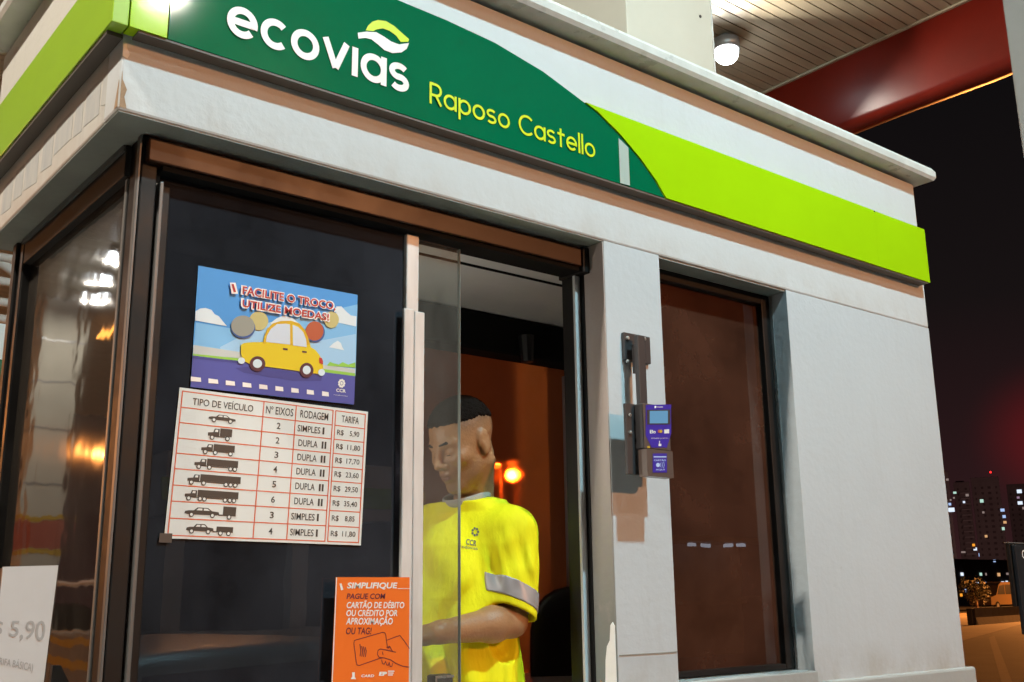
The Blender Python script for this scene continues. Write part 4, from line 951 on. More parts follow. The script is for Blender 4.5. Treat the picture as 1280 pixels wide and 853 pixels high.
# ------------------------------------------------------------------ far city on the right
tower_m = mat('tower_concrete', (.20, .165, .165), .8, var=.2, vscale=.15)
tower_d = mat('tower_dark', (.085, .065, .066), .8)
slab_m = mat('tower_slab', (.30, .26, .26), .8)
def P3(px, py, Y): return atY(px, py, Y)
def tower(label, px0, px1, pyt, Y, mtl, depth=16, slabs=None, cap=None, group='apartment towers of the far city'):
    """built square to the axes, then turned about its base so that its front looks down the road"""
    a, b = P3(px0, 700, Y)[0], P3(px1, 700, Y)[0]; cx = (a+b)/2; al = math.atan2(cx, Y); ca = math.cos(al); zt = P3((px0+px1)/2, pyt, Y)[2]
    X = lambda px: cx+(P3(px, 700, Y)[0]-cx)*ca
    a, b = X(px0), X(px1)
    r = empty('apartment_tower', (cx, Y, 0), label, 'tower', group); r['front'] = al
    mb = MB(); mb.box(a, b, Y, Y+depth, 0, zt, .2); mb.build('wall', mtl, r)
    if slabs:
        mb = MB(); s0, s1 = X(slabs[0]), X(slabs[1]); z = 6
        while z < zt-4: mb.box(s0, s1, Y-1.2, Y-.02, z, z+.8); z += 3.1
        mb.build('balcony_slabs', slab_m, r)
    mb = MB(); z = 5; nx = max(2, int((b-a)/3.2))
    while z < zt-4:
        for k in range(nx):
            x = a+(k+.5)*(b-a)/nx; w_ = .45+.35*((k*7+3) % 3)/2; mb.box(x-w_, x+w_, Y-.06, Y-.01, z, z+1.3)
        z += 3.1
    mb.build('dark_window_panes', tower_d, r)
    if cap:
        mb = MB(); mb.box(X(cap[0]), X(cap[1]), Y+3, Y+depth-3, zt, P3(cap[0], cap[2], Y)[2], .2); mb.build('roof_house', mtl, r)
    r.rotation_euler.z = -al
    return r
LW = {k: emis('lit_window_'+k, c, s) for k, c, s in (('white', (.75, .85, 1.0), 1.1), ('blue', (.45, .62, 1.0), .95), ('green', (.60, .95, .80), .8), ('warm', (1.0, .55, .25), .7), ('orange', (1.0, .36, .03), 1.1), ('dim', (.8, .6, .55), .32), ('pink', (.8, .5, .75), .4))}
def lit(r, Y, items):
    al = r.get('front', 0.0); cx = r.location.x; ca = math.cos(al) if al else 1.0
    for (px, py, w, h, k) in items:
        c_ = P3(px, py, Y); u = c_[0]/_ray(px, py)[0]; x_ = cx+(c_[0]-cx)*ca; hw, hh = w*u*.5*(1 if al else 1.25), h*u*.5
        mb = MB(); mb.box(x_-hw, x_+hw, Y-.20, Y-.07, c_[2]-hh, c_[2]+hh); mb.build('lit_window', LW[k], r)
YT_ = 300.0
t1 = tower('dark apartment tower half hidden by the right end of the booth', 1150, 1196, 592, YT_, tower_m, cap=(1170, 1190, 588))
lit(t1, YT_, [(1184, 603, 3, 2.5, 'dim'), (1188, 628, 2, 2, 'dim'), (1192, 626, 2, 2, 'dim'), (1189, 640, 7, 5, 'white'), (1187, 633, 3, 3, 'blue'), (1193, 620, 3.5, 2.5, 'green')])
t2 = tower('narrow apartment tower with stacked balconies between two taller towers', 1202, 1222, 604, YT_+12, tower_m, slabs=(1209, 1221), cap=(1205, 1216, 601))
lit(t2, YT_+12, [(1205, 628, 2.5, 2.5, 'white'), (1209, 620, 3.5, 3, 'dim'), (1217, 682, 3, 3, 'orange'), (1219, 687, 4, 3.5, 'white'), (1204, 690, 5, 2, 'dim'), (1226-.0, 694.5, 5, 4, 'blue')])
t3 = tower('broad dark apartment tower with a red beacon on its roof', 1224.5, 1260, 598, YT_, tower_m)
lit(t3, YT_, [(1227, 625.5, 4, 4, 'green'), (1229, 640, 2.5, 2.5, 'dim'), (1253, 640, 4.5, 3.5, 'blue'), (1255, 648, 3.5, 3.5, 'blue'), (1256, 655, 3.5, 3, 'warm'), (1254, 662.5, 3, 3.5, 'green'), (1232.5, 670, 3, 3, 'warm')])
bq = P3(1234, 592, YT_+2); bq[0] = t3.location.x+(bq[0]-t3.location.x)*math.cos(t3['front']); mb = MB(); mb.tube([(bq[0], YT_+2, P3(1234, 599, YT_+2)[2]), (bq[0], YT_+2, bq[2]-.4)], .12, 8); bm_ = mb.build('beacon_mast', MT['galv'], t3)
mb = MB(); mb.lathe((bq[0], YT_+2, bq[2]-.5), [(.35, 0), (.5, .3), (.5, .7), (.2, 1.1)], (0, 0, 1), 12); mb.build('beacon', emis('beacon_red', (1.0, .02, .02), 3.0), bm_)
t4 = tower('apartment tower at the right edge with a column of bright windows', 1268.5, 1312, 606, YT_+6, tower_m)
lit(t4, YT_+6, [(1274, 613.5, 5.5, 4.5, 'white'), (1272.5, 621, 3, 2.5, 'pink'), (1275, 628, 5.5, 4, 'white'), (1279.5, 635, 3, 3, 'dim')])
# long low building in front of the towers
YL = 150.0
lowb = empty('low_building', (P3(1240, 705, YL)[0], YL+6, 0), 'long low dark building with a row of small lit windows below the towers', 'building')
mb = MB(); mb.box(P3(1120, 701, YL)[0], P3(1420, 701, YL)[0], YL, YL+14, 0, P3(1235, 701.5, YL)[2], .1); mb.build('wall', tower_d, lowb)
mb = MB(); mb.box(P3(1118, 701, YL)[0], P3(1422, 701, YL)[0], YL-.5, YL+14.5, P3(1235, 701.5, YL)[2]+.01, P3(1235, 701.5, YL)[2]+.35); mb.build('roof', tower_d, lowb)
lit(lowb, YL, [(1242.5, 699+2.3, 4, 3, 'blue'), (1202, 718, 5, 4, 'white'), (1225.5, 718, 4, 3.5, 'green'), (1232, 718, 2, 3, 'dim'), (1248, 718.5, 5, 4, 'warm'), (1260, 717.5, 8, 2.5, 'dim'), (1221, 729.5, 5, 3, 'white'), (1231, 729.5, 4, 3, 'blue'), (1253, 728.5, 5, 3, 'white'), (1258, 728, 4, 3.5, 'white'), (1264, 723, 5, 2.5, 'blue'), (1206.5, 738.5, 5, 3.5, 'blue'), (1201, 744, 4, 3.5, 'orange')])
# concrete road barrier and its end post
YB2 = 27.0
br = empty('road_barrier', (P3(1250, 780, YB2)[0], YB2, 0), 'low grey concrete barrier along the far orange lit road', 'barrier')
a_, b_ = P3(1223, 775, YB2), P3(1330, 775, YB2)
mb = MB(); mb.prism([(a_[0], YB2, 0), (a_[0], YB2+.12, .35), (a_[0], YB2+.16, .80), (a_[0], YB2+.34, .80), (a_[0], YB2+.38, .35), (a_[0], YB2+.5, 0)], (b_[0]-a_[0], 1.5, 0)); mb.build('barrier_body', MT['concrete'], br)
mb = MB(); mb.box(a_[0]-.32, a_[0]-.02, YB2+.1, YB2+.4, 0, .78, .03); mb.build('end_post', MT['black'], br)
# strip of the far road, coloured paler where the lamplight falls
mb = MB(); q1, q2, q3, q4 = atZ(1185, 806, .004), atZ(1300, 774, .004), atZ(1300, 757, .004), atZ(1185, 768, .004); mb.poly([q1, q2, q3, q4])
tag(mb.build('lit_road_strip', mat('lit_strip_pale', (.23, .19, .14), .8, var=.25, vscale=.6)), 'strip of the far road coloured paler where a street lamp lights it', 'road', kind='structure')
# lane mark on the near asphalt
mb = MB(); mb.poly([atZ(1236, 797, .004), atZ(1243, 795, .004), atZ(1268, 860, .004), atZ(1254, 860, .004)]); tag(mb.build('road_marking', mat('worn_marking', (.12, .10, .085), .8, var=.3)), 'worn pale lane line on the asphalt', 'road marking', kind='structure')
# van on the far road
vx, vy = P3(1240, 762, 46)[0], 46.0
vn = empty('parked_van', (vx+2.3, vy+1, 0), 'orange lit van standing on the far road beside the barrier', 'van')
vm_ = mat('van_paint', (.34, .22, .09), .35, coat=.4)
side = [(0, .45), (.05, 1.05), (1.0, 1.25), (1.55, 2.05), (2.0, 2.3), (5.2, 2.35), (5.35, 2.1), (5.35, .45)]
mb = MB(); mb.prism([(vx+a, vy, b) for a, b in side], (0, 1.9, 0)); mb.build('body', vm_, vn)
mb = MB(); mb.prism([(vx+a, vy-.012, b) for a, b in ((1.25, 1.3), (1.68, 2.02), (2.5, 2.1), (2.5, 1.3))], (0, .01, 0)); mb.prism([(vx+a, vy-.012, b) for a, b in ((2.65, 1.3), (2.65, 2.1), (4.9, 2.1), (4.9, 1.3))], (0, .01, 0)); mb.build('side_window', MT['black'], vn)
for k in (1.05, 4.2):
    mb = MB(); mb.lathe((vx+k, vy-.03, .36), [(.36, 0), (.36, .2)], (0, 1, 0), 20); w_ = mb.build('wheel', MT['rubber'], vn)
    mb = MB(); mb.lathe((vx+k, vy-.036, .36), [(.2, 0), (.2, .01)], (0, 1, 0), 16); mb.build('hubcap', MT['galv'], w_)
mb = MB(); mb.box(vx-.02, vx+.02, vy+.2, vy+.6, .75, .95); mb.build('headlight', MT['white_vinyl'], vn)
# roadside tree
def leaf_tree(label, x, y, h, rad, seed):
    rr = random.Random(seed); r = empty('roadside_tree', (x, y, 0), label, 'tree')
    mb = MB(); mb.tube([(x, y, 0), (x+.05, y, h*.35), (x-.05, y+.1, h*.6)], [.12, .09, .05], 8)
    for k in range(6):
        a = rr.uniform(0, 6.28); mb.tube([(x, y, h*(.3+.05*k)), (x+math.cos(a)*rad*.6, y+math.sin(a)*rad*.6, h*(.6+.05*k))], [.04, .015], 6)
    mb.build('trunk', mat('bark', (.09, .06, .04), .9), r)
    vs, fs = [], []
    for k in range(1500):
        a = rr.uniform(0, 6.28); b = rr.gauss(0, .5); q = rr.random()**.45*rad*(.75+.35*math.sin(3*a+b*2))
        c_ = np.array([x+math.cos(a)*math.cos(b)*q, y+math.sin(a)*math.cos(b)*q, h*.62+math.sin(b)*q*1.1+rr.gauss(0, .1)])
        u = np.array([rr.gauss(0, 1) for _ in range(3)]); u /= np.linalg.norm(u); w = np.cross(u, [rr.gauss(0, 1) for _ in range(3)]); w /= np.linalg.norm(w); s_ = rr.uniform(.05, .12)
        i = len(vs); vs += [c_-u*s_, c_+w*s_*.5, c_+u*s_, c_-w*s_*.5]; fs.append((i, i+1, i+2, i+3))
    mesh_obj('crown', vs, fs, mat('leaves', (.03, .03, .012), .7, var=.4, vscale=2), r, smooth=False)
tq = atZ(1222, 769, 0); leaf_tree('small dark tree at the end of the road barrier', tq[0], tq[1], 2.7, 1.0, 3)

#@@PART3
# ------------------------------------------------------------------ smooth solid modelling for the figure
def sd_caps(P, a, b, ra, rb):
    a = np.array(a, float); b = np.array(b, float); d = b-a; t = np.clip((P-a)@d/(d@d), 0, 1)
    return np.linalg.norm(P-a-t[:, None]*d, axis=1)-(ra+(rb-ra)*t)
def sd_ell(P, c, r, Rm=None):
    q = P-np.array(c, float)
    if Rm is not None: q = q@Rm
    r = np.array(r, float); k0 = np.linalg.norm(q/r, axis=1); k1 = np.linalg.norm(q/(r*r), axis=1)
    return k0*(k0-1)/np.maximum(k1, 1e-9)
def smin(a, b, k):
    h = np.maximum(k-np.abs(a-b), 0)/k; return np.minimum(a, b)-h*h*k*.25
def smax(a, b, k): return -smin(-a, -b, k)
def surface(f, lo, hi, h, B=8):
    lo = np.array(lo, float); n = (np.ceil((np.array(hi)-lo)/h/B).astype(int))*B
    F = np.full(n+1, 1.0)
    bs = np.stack(np.meshgrid(*[np.arange(0, k, B) for k in n], indexing='ij'), -1).reshape(-1, 3)
    cen = lo+(bs+B/2)*h; v = f(cen); rad = B*h*.5*1.75
    far = np.abs(v) > rad*1.35
    off = np.stack(np.meshgrid(*[np.arange(B+1)]*3, indexing='ij'), -1).reshape(-1, 3)
    for b_, v_ in zip(bs[far & (v < 0)], v[far & (v < 0)]): F[b_[0]:b_[0]+B+1, b_[1]:b_[1]+B+1, b_[2]:b_[2]+B+1] = -1.0
    act = bs[~far]
    for i in range(0, len(act), 400):
        idx = (act[i:i+400, None, :]+off[None]).reshape(-1, 3)
        F[idx[:, 0], idx[:, 1], idx[:, 2]] = f(lo+idx*h)
    S_ = F < 0; nx, ny, nz = n
    c = sum(S_[i:nx+i, j:ny+j, k:nz+k].astype(int) for i in (0, 1) for j in (0, 1) for k in (0, 1))
    cells = np.argwhere((c > 0) & (c < 8)); vid = -np.ones((nx, ny, nz), int); vid[tuple(cells.T)] = np.arange(len(cells))
    acc = np.zeros((len(cells), 3)); cnt = np.zeros(len(cells))
    crn = [(0,0,0),(1,0,0),(0,1,0),(1,1,0),(0,0,1),(1,0,1),(0,1,1),(1,1,1)]
    for a, b in ((0,1),(2,3),(4,5),(6,7),(0,2),(1,3),(4,6),(5,7),(0,4),(1,5),(2,6),(3,7)):
        A = np.array(crn[a]); Bc = np.array(crn[b]); ia = cells+A; ib = cells+Bc
        fa = F[tuple(ia.T)]; fb = F[tuple(ib.T)]; m = (fa < 0) != (fb < 0)
        t = np.where(m, fa/np.where(m, fa-fb, 1), 0)
        acc[m] += A+(Bc-A)*t[m][:, None]; cnt[m] += 1
    V = lo+(cells+acc/np.maximum(cnt, 1)[:, None])*h
    faces = []
    for ax in range(3):
        u, w = [(1, 2), (2, 0), (0, 1)][ax]
        sl0 = [slice(None)]*3; sl1 = [slice(None)]*3; sl0[ax] = slice(0, -1); sl1[ax] = slice(1, None)
        e = np.argwhere(S_[tuple(sl0)] != S_[tuple(sl1)])
        e = e[(e[:, u] > 0) & (e[:, w] > 0) & (e[:, u] < n[u]) & (e[:, w] < n[w])]
        ins = S_[tuple(e.T)]; du = np.zeros(3, int); du[u] = 1; dw = np.zeros(3, int); dw[w] = 1
        q = np.stack([vid[tuple((e-du-dw).T)], vid[tuple((e-dw).T)], vid[tuple(e.T)], vid[tuple((e-du).T)]], 1)
        q[~ins] = q[~ins][:, ::-1]; faces.append(q)
    return V, np.concatenate(faces)

HC = np.array((1.750, 2.380, 2.024))                       # head centre
def unit(v): v = np.array(v, float); return v/np.linalg.norm(v)
fh0 = unit((-1.0, -.08, 0)); pit = R_(26)
HF = fh0*math.cos(pit)-np.array((0, 0, 1))*math.sin(pit); HU = fh0*math.sin(pit)+np.array((0, 0, 1))*math.cos(pit); HL = np.cross(HU, HF)
HR = np.stack([HF, HL, HU], 1)                              # world = HC + HR @ local (forward, left, up)
hw = lambda p: HC+HR@np.array(p, float)
NB = np.array((1.812, 2.42, 1.825))
LS, RS = np.array((1.838, 2.270, 1.772)), np.array((1.77, 2.60, 1.785))
LE, LWr = np.array((1.806, 2.238, 1.538)), np.array((1.560, 2.215, 1.518))
RE, RWr = np.array((1.74, 2.68, 1.545)), np.array((1.535, 2.575, 1.50))
TF = unit((-.95, -.28, 0)); TL_ = np.array((-TF[1], TF[0], 0)); TC = np.array((1.785, 2.43, 0))
def head_sdf(P):
    q = (P-HC)@HR; Y = np.abs(q[:, 1]); qs = np.stack([q[:, 0], Y, q[:, 2]], 1)
    d = sd_ell(q, (-.012, 0, .036), (.099, .078, .087))
    d = smin(d, sd_ell(q, (.030, 0, -.040), (.064, .060, .080)), .04)
    d = smin(d, sd_caps(qs, (.000, .050, -.062), (.066, .016, -.104), .018, .019), .03)
    d = smin(d, sd_ell(q, (.074, 0, -.106), (.021, .024, .017)), .02)
    d = smin(d, sd_ell(qs, (.060, .041, -.026), (.024, .021, .018)), .025)
    d = smin(d, sd_caps(qs, (.086, .006, .016), (.070, .044, .019), .010, .009), .016)
    d = smax(d, -sd_ell(qs, (.098, .033, -.003), (.019, .019, .0125)), .014)
    d = smin(d, sd_ell(qs, (.072, .0325, -.004), (.0145, .0155, .013)), .006)      # closed down-looking lids
    d = smin(d, sd_caps(q, (.088, 0, .010), (.113, 0, -.030), .0075, .0105), .012)
    d = smin(d, sd_ell(qs, (.098, .014, -.036), (.013, .0085, .0085)), .008)
    d = smax(d, -sd_ell(qs, (.104, .0075, -.0445), (.006, .0035, .004)), .003)
    d = smin(d, sd_ell(q, (.082, 0, -.064), (.017, .030, .020)), .02)
    d = smin(d, sd_ell(q, (.0955, 0, -.0600), (.0095, .023, .0062)), .006)
    d = smin(d, sd_ell(q, (.0935, 0, -.0722), (.0100, .020, .0070)), .006)
    d = smax(d, -sd_caps(qs, (.1055, 0, -.0660), (.089, .024, -.0675), .0016, .001), .003)
    ear = sd_ell(qs, (-.012, .079, -.010), (.020, .0085, .032)); ear = smin(ear, sd_ell(qs, (-.004, .077, -.038), (.010, .007, .010)), .008)
    ear = smax(ear, -sd_ell(qs, (-.009, .0895, -.005), (.0105, .0058, .018)), .005)
    d = smin(d, ear, .013)
    return d
def neck_sdf(P):
    a = hw((-.040, 0, -.055)); d = sd_caps(P, a, NB+np.array((.012, 0, -.03)), .045, .053)
    for s in (1, -1): d = smin(d, sd_caps(P, hw((-.03, .050*s, -.075)), NB+TF*.035+TL_*.02*s+np.array((0, 0, .02)), .014, .016), .03)
    return smin(d, sd_ell(P, hw((.02, 0, -.125)), (.02, .016, .02)), .03)
def arm_sdf(P, s, e, w, out):
    mid = s+(e-s)*.45+out*.004; fm = e+(w-e)*.28
    d = sd_caps(P, s, mid, .050, .047); d = smin(d, sd_caps(P, mid, e, .046, .039), .02)
    d = smin(d, sd_caps(P, e, fm, .038, .044), .02); return smin(d, sd_caps(P, fm, w, .043, .0275), .02)
def hand_sdf(P, w, dr, side, up):
    """palm, four unequal bent fingers and a thumb; side = towards the thumb"""
    dr = unit(dr); side = unit(side-dr*(side@dr)); up = np.cross(side, dr)*(1 if np.cross(side, dr)[2] > 0 else -1)
    Rm = np.stack([dr, side, up], 1)
    d = sd_ell(P, w+dr*.050, (.052, .042, .0165), Rm); d = smin(d, sd_caps(P, w-dr*.015, w+dr*.03, .026, .022), .025)
    for off, ln, ben in ((.030, .074, .25), (.010, .082, .32), (-.010, .076, .38), (-.028, .060, .45)):
        k = w+dr*(.088-abs(off-.008)*.35)+side*off-up*.001; c = dr; pts = [k-dr*.03, k]; a = 0
        for j, fr_ in enumerate((.45, .30, .25)):
            a += ben*(1.0 if j else .8); pts.append(pts[-1]+(dr*math.cos(a)-up*math.sin(a)+side*off*1.5)*ln*fr_)
        rr = (.0095, .0092, .0086, .0078, .0066)
        f_ = sd_caps(P, pts[0], pts[1], rr[0], rr[1])
        for j in range(1, 4): f_ = smin(f_, sd_caps(P, pts[j], pts[j+1], rr[j], rr[j+1]), .004)
        d = smin(d, f_, .006)
    t0 = w+dr*.022+side*.026-up*.006; t1 = t0+dr*.032+side*.024-up*.006; t2 = t1+dr*.030+side*.006-up*.008; t3 = t2+dr*.022-up*.006
    th = smin(smin(sd_caps(P, t0, t1, .0135, .0115), sd_caps(P, t1, t2, .0112, .0098), .005), sd_caps(P, t2, t3, .0096, .0075), .004)
    return smin(d, th, .010)
def torso_core(P):
    d = sd_ell(P, TC+np.array((.0, 0, 1.62)), (.085, .14, .20), np.stack([TF, TL_, (0, 0, 1)], 1))
    return smin(d, sd_caps(P, LS, RS, .045, .045), .05)
def body_sdf(P):
    d = smin(head_sdf(P), neck_sdf(P), .03); d = smin(d, torso_core(P), .04)
    d = smin(d, arm_sdf(P, LS, LE, LWr, -TL_*-1), .02); d = smin(d, arm_sdf(P, RS, RE, RWr, TL_), .02)
    d = smin(d, hand_sdf(P, LWr+unit(LWr-LE)*.012, (-1, .06, -.16), np.array((0, 1., 0)), None), .012)
    return smin(d, hand_sdf(P, RWr+unit(RWr-RE)*.012, (-1, -.1, -.15), np.array((0, -1., 0)), None), .012)
man = empty('person', (1.84, 2.45, .40), 'toll attendant in a baggy bright yellow T-shirt looking down inside the booth', 'person')
def skin_material():
    m = mat('skin', (.39, .195, .09), .46, var=.16, vscale=30, bump=.22, bscale=160)
    n = m.node_tree; b = n.nodes['Principled BSDF']; L = n.links.new
    src = b.inputs['Base Color'].links[0].from_socket
    at = n.nodes.new('ShaderNodeAttribute'); at.attribute_name = 'stubble'
    mx = n.nodes.new('ShaderNodeMix'); mx.data_type = 'RGBA'; L(at.outputs['Fac'], mx.inputs[0]); L(src, mx.inputs[6]); mx.inputs[7].default_value = (.05, .032, .024, 1)
    al = n.nodes.new('ShaderNodeAttribute'); al.attribute_name = 'lip'
    m2 = n.nodes.new('ShaderNodeMix'); m2.data_type = 'RGBA'; L(al.outputs['Fac'], m2.inputs[0]); L(mx.outputs[2], m2.inputs[6]); m2.inputs[7].default_value = (.22, .085, .06, 1)
    L(m2.outputs[2], b.inputs['Base Color']); b.inputs['Subsurface Weight'].default_value = 0.0
    return m
V, F_ = surface(body_sdf, (1.38, 2.10, 1.34), (2.02, 2.80, 2.20), .0032)
ob = mesh_obj('body', V, F_, skin_material(), man)
ql = (V-HC)@HR
fade = np.clip((ql[:, 2]-.012)/.06, 0, 1)*np.clip((.060-ql[:, 0])/.03, 0, 1)*.80*(ql[:, 2] > 0)
beard = np.clip((-.030-ql[:, 2])/.03, 0, 1)*np.clip((ql[:, 0]-.005)/.03, 0, 1)*(np.linalg.norm(ql, axis=1) < .16)*.28
nape = np.clip((-.0-ql[:, 0]-.06)/.02, 0, 1)*np.clip((ql[:, 2]+.07)/.05, 0, 1)*.5*(np.linalg.norm(ql, axis=1) < .16)
st = np.clip(np.maximum.reduce([fade, beard, nape]), 0, 1)*(.8+.4*np.random.rand(len(V)))
a_ = ob.data.attributes.new('stubble', 'FLOAT', 'POINT'); a_.data.foreach_set('value', st.astype(np.float32))
lp = np.clip(1-((ql[:, 0]-.097)/.014)**2-(ql[:, 1]/.024)**2-((ql[:, 2]+.066)/.013)**2, 0, 1); lp = np.clip(lp*2.5, 0, 1)*.8
a_ = ob.data.attributes.new('lip', 'FLOAT', 'POINT'); a_.data.foreach_set('value', lp.astype(np.float32))
# short hair on the crown
hair_m = mat('hair', (.014, .010, .008), .95, spec=.08, bump=.8, bscale=300, var=.4, vscale=120)
def hair_sdf(P):
    q = (P-HC)@HR
    d = sd_ell(q, (-.012, 0, .036), (.1045, .0815, .0930))
    d += .0016*np.sin(q[:, 0]*310+3*np.sin(q[:, 1]*190))*np.sin(q[:, 1]*290+1)*np.sin(q[:, 2]*270)
    pl = .058-q[:, 2]+np.clip(q[:, 0]-.02, 0, 1)*.22-np.clip(-q[:, 0]-.02, 0, 1)*.30+.003*np.sin(q[:, 1]*300+2*np.sin(q[:, 0]*170))*np.sin(q[:, 0]*330+1)
    return smax(d, pl, .010)
V, F_ = surface(hair_sdf, HC-.16, HC+.16, .0028); mesh_obj('hair', V, F_, hair_m, man)
def brow_sdf(P):
    q = (P-HC)@HR; qs = np.stack([q[:, 0], np.abs(q[:, 1]), q[:, 2]], 1)
    d = smin(sd_caps(qs, (.0935, .014, .0215), (.086, .034, .0240), .0030, .0040), sd_caps(qs, (.086, .034, .0240), (.068, .050, .0165), .0034, .0022), .004)
    return np.minimum(d, sd_caps(qs, (.0885, .024, -.0105), (.0795, .0445, -.0100), .0016, .0013))
V, F_ = surface(brow_sdf, HC-.14, HC+.14, .0016); mesh_obj('eyebrows', V, F_, hair_m, man)

# T-shirt
sh_dir = unit(LE-LS); hem_n = unit((-.42, .0, -.9))
def cone(P, s, e, r0, r1, over): return sd_caps(P, s, s+(e-s)*over, r0, r1)
lend = LS+(LE-LS)*.80; rend = RS+(RE-RS)*.80
def torso_cloth(P):
    z = P[:, 2]; q = P-TC; f = q@TF; l = q@TL_
    a = np.interp(z, [1.1, 1.24, 1.45, 1.60, 1.74, 1.83], [.190, .188, .180, .178, .170, .12])
    b = np.interp(z, [1.1, 1.24, 1.45, 1.60, 1.74, 1.83], [.165, .160, .150, .136, .108, .07])
    f0 = np.interp(z, [1.1, 1.3, 1.5, 1.7, 1.83], [.030, .032, .030, .012, -.01])
    th = np.arctan2(l/a, (f-f0)/b); rad = np.sqrt((l/a)**2+((f-f0)/b)**2)
    low = np.clip((1.78-z)/.5, 0, 1)
    wz = th+.18*np.sin(z*9+th*2)+.10*np.sin(z*21+1)
    fold = .019*low*(np.abs(np.sin(wz*4.2+.6))**.7-.5)+.011*low*np.sin(wz*11-z*6+.7)+.005*np.sin(th*5+z*26)*np.clip((z-1.55)/.1, 0, 1)+.005*np.sin(z*34+th*5+2*np.sin(th*3))*np.clip((1.62-z)/.2, 0, 1)*np.clip((z-1.36)/.1, 0, 1)
    d = (rad-1)*np.minimum(a, b)*.9-fold
    return np.maximum(np.maximum(d, z-1.86), 1.22-z)
def slv(P, t):
    return slv0(P, t)*np.clip((.185-t)/.07, .12, 1)
def slv0(P, t):
    """long soft pleats down the sleeve"""
    g = P[:, 0]*1.0-P[:, 1]*.8
    return .0050*np.sin(g*62+t*14+np.sin(t*30))*np.clip(t/.05, 0, 1)+.0034*np.sin(g*120-t*34+1)*np.clip(t/.08, 0, 1)+.004*np.sin(t*48+g*30)*np.clip(t/.05, 0, 1)*np.clip((.20-t)/.08, 0, 1)
def shirt_sdf(P):
    d = torso_cloth(P)
    d = smin(d, smin(sd_caps(P, LS+np.array((0, .03, -.004)), NB+TL_*.06+np.array((0, 0, .000)), .060, .036), sd_caps(P, RS+np.array((0, -.03, -.004)), NB-TL_*.06+np.array((0, 0, .000)), .060, .036), .04), .05)
    for s, e, k in ((LS, LE, 1), (RS, RE, -1)):
        c = sd_caps(P, s, s+(e-s)*1.15, .070, .066); ax = unit(e-s); t = (P-s)@ax
        wr = slv(P, t)
        c = c-wr; cut = (P-(s+(e-s)*.90))@hem_n; c = smax(c, cut, .004)
        hol = smax(sd_caps(P, s+(e-s)*.5, s+(e-s)*1.2, .055, .061), -((P-(s+(e-s)*.60))@ax), .003)
        d = smin(d, c, .035); d = smax(d, -hol, .003)
    # neck opening
    nk = sd_caps(P, NB+np.array((-.008, 0, .062)), NB+np.array((-.03, -.0, .16)), .053, .070)
    return smax(d, -nk, .006)
shirt_m = mat('hi_vis_cloth', (.95, .87, .011), .75, spec=.2, var=.06, vscale=8, bump=1.0, bscale=13, stretch=(1.6, 1.6, .5))
V, F_ = surface(shirt_sdf, (1.50, 2.10, 1.20), (2.06, 2.84, 1.93), .0046); so_ = mesh_obj('shirt', V, F_, shirt_m, man)
band_m = mat('reflective_grey', (.40, .36, .36), .45, metal=.15, var=.1)
for s, e in ((LS, LE), (RS, RE)):
    def band(P, s=s, e=e):
        k = (P-(s+(e-s)*.90))@hem_n; out_ = (P-(s+e)*.5)@(TL_*(1 if s is LS else -1))
        c = np.maximum(np.maximum(shirt_sdf(P)-.0028, k+.020), -(k+.066))
        return np.maximum(np.maximum(c, sd_caps(P, s, s+(e-s)*1.15, .084, .080)), -(out_+.062))
    V, F_ = surface(band, s-np.array((.16, .16, .30)), s+np.array((.16, .16, -.02)), .0028); mesh_obj('sleeve_band', V, F_, band_m, man)
def collar(P):
    c0 = NB+np.array((-.016, -.001, .052)); n = unit((-.36, -.08, .93)); q = P-c0; hgt = q@n; r = np.linalg.norm(q-hgt[:, None]*n, axis=1)
    return np.sqrt(((r-.0665-hgt*.0)/.0058)**2+((hgt)/.0125)**2)*.0058-.0058
V, F_ = surface(collar, NB-.12, NB+.16, .003); mesh_obj('collar', V, F_, mat('collar_rib', (.42, .40, .37), .8, bump=.3, bscale=300), man)
# trousers and shoes
def legs(P):
    d = sd_ell(P, (1.83, 2.44, 1.26), (.13, .17, .13))
    for s in (1, -1):
        h_ = np.array((1.83, 2.44, 1.24))+TL_*.09*s; k_ = np.array((1.82, 2.44, .86))+TL_*.10*s; a_ = np.array((1.84, 2.44, .50))+TL_*.11*s
        d = smin(d, smin(sd_caps(P, h_, k_, .088, .070), sd_caps(P, k_, a_, .068, .060), .03), .04)
    return np.maximum(d, .47-P[:, 2])
V, F_ = surface(legs, (1.62, 2.18, .44), (2.06, 2.72, 1.42), .008); mesh_obj('trousers', V, F_, mat('trouser_navy', (.02, .022, .035), .8), man)
for s in (1, -1):
    b_ = np.array((1.86, 2.44, .445))+TL_*.11*s
    V, F_ = surface(lambda P: np.maximum(smin(sd_caps(P, b_, b_+TF*.15-np.array((0, 0, .012)), .046, .036), sd_caps(P, b_, b_+np.array((0, 0, .05)), .045, .042), .03), .402-P[:, 2]), b_-.2, b_+.25, .006); mesh_obj('shoe', V, F_, MT['rubber'], man)
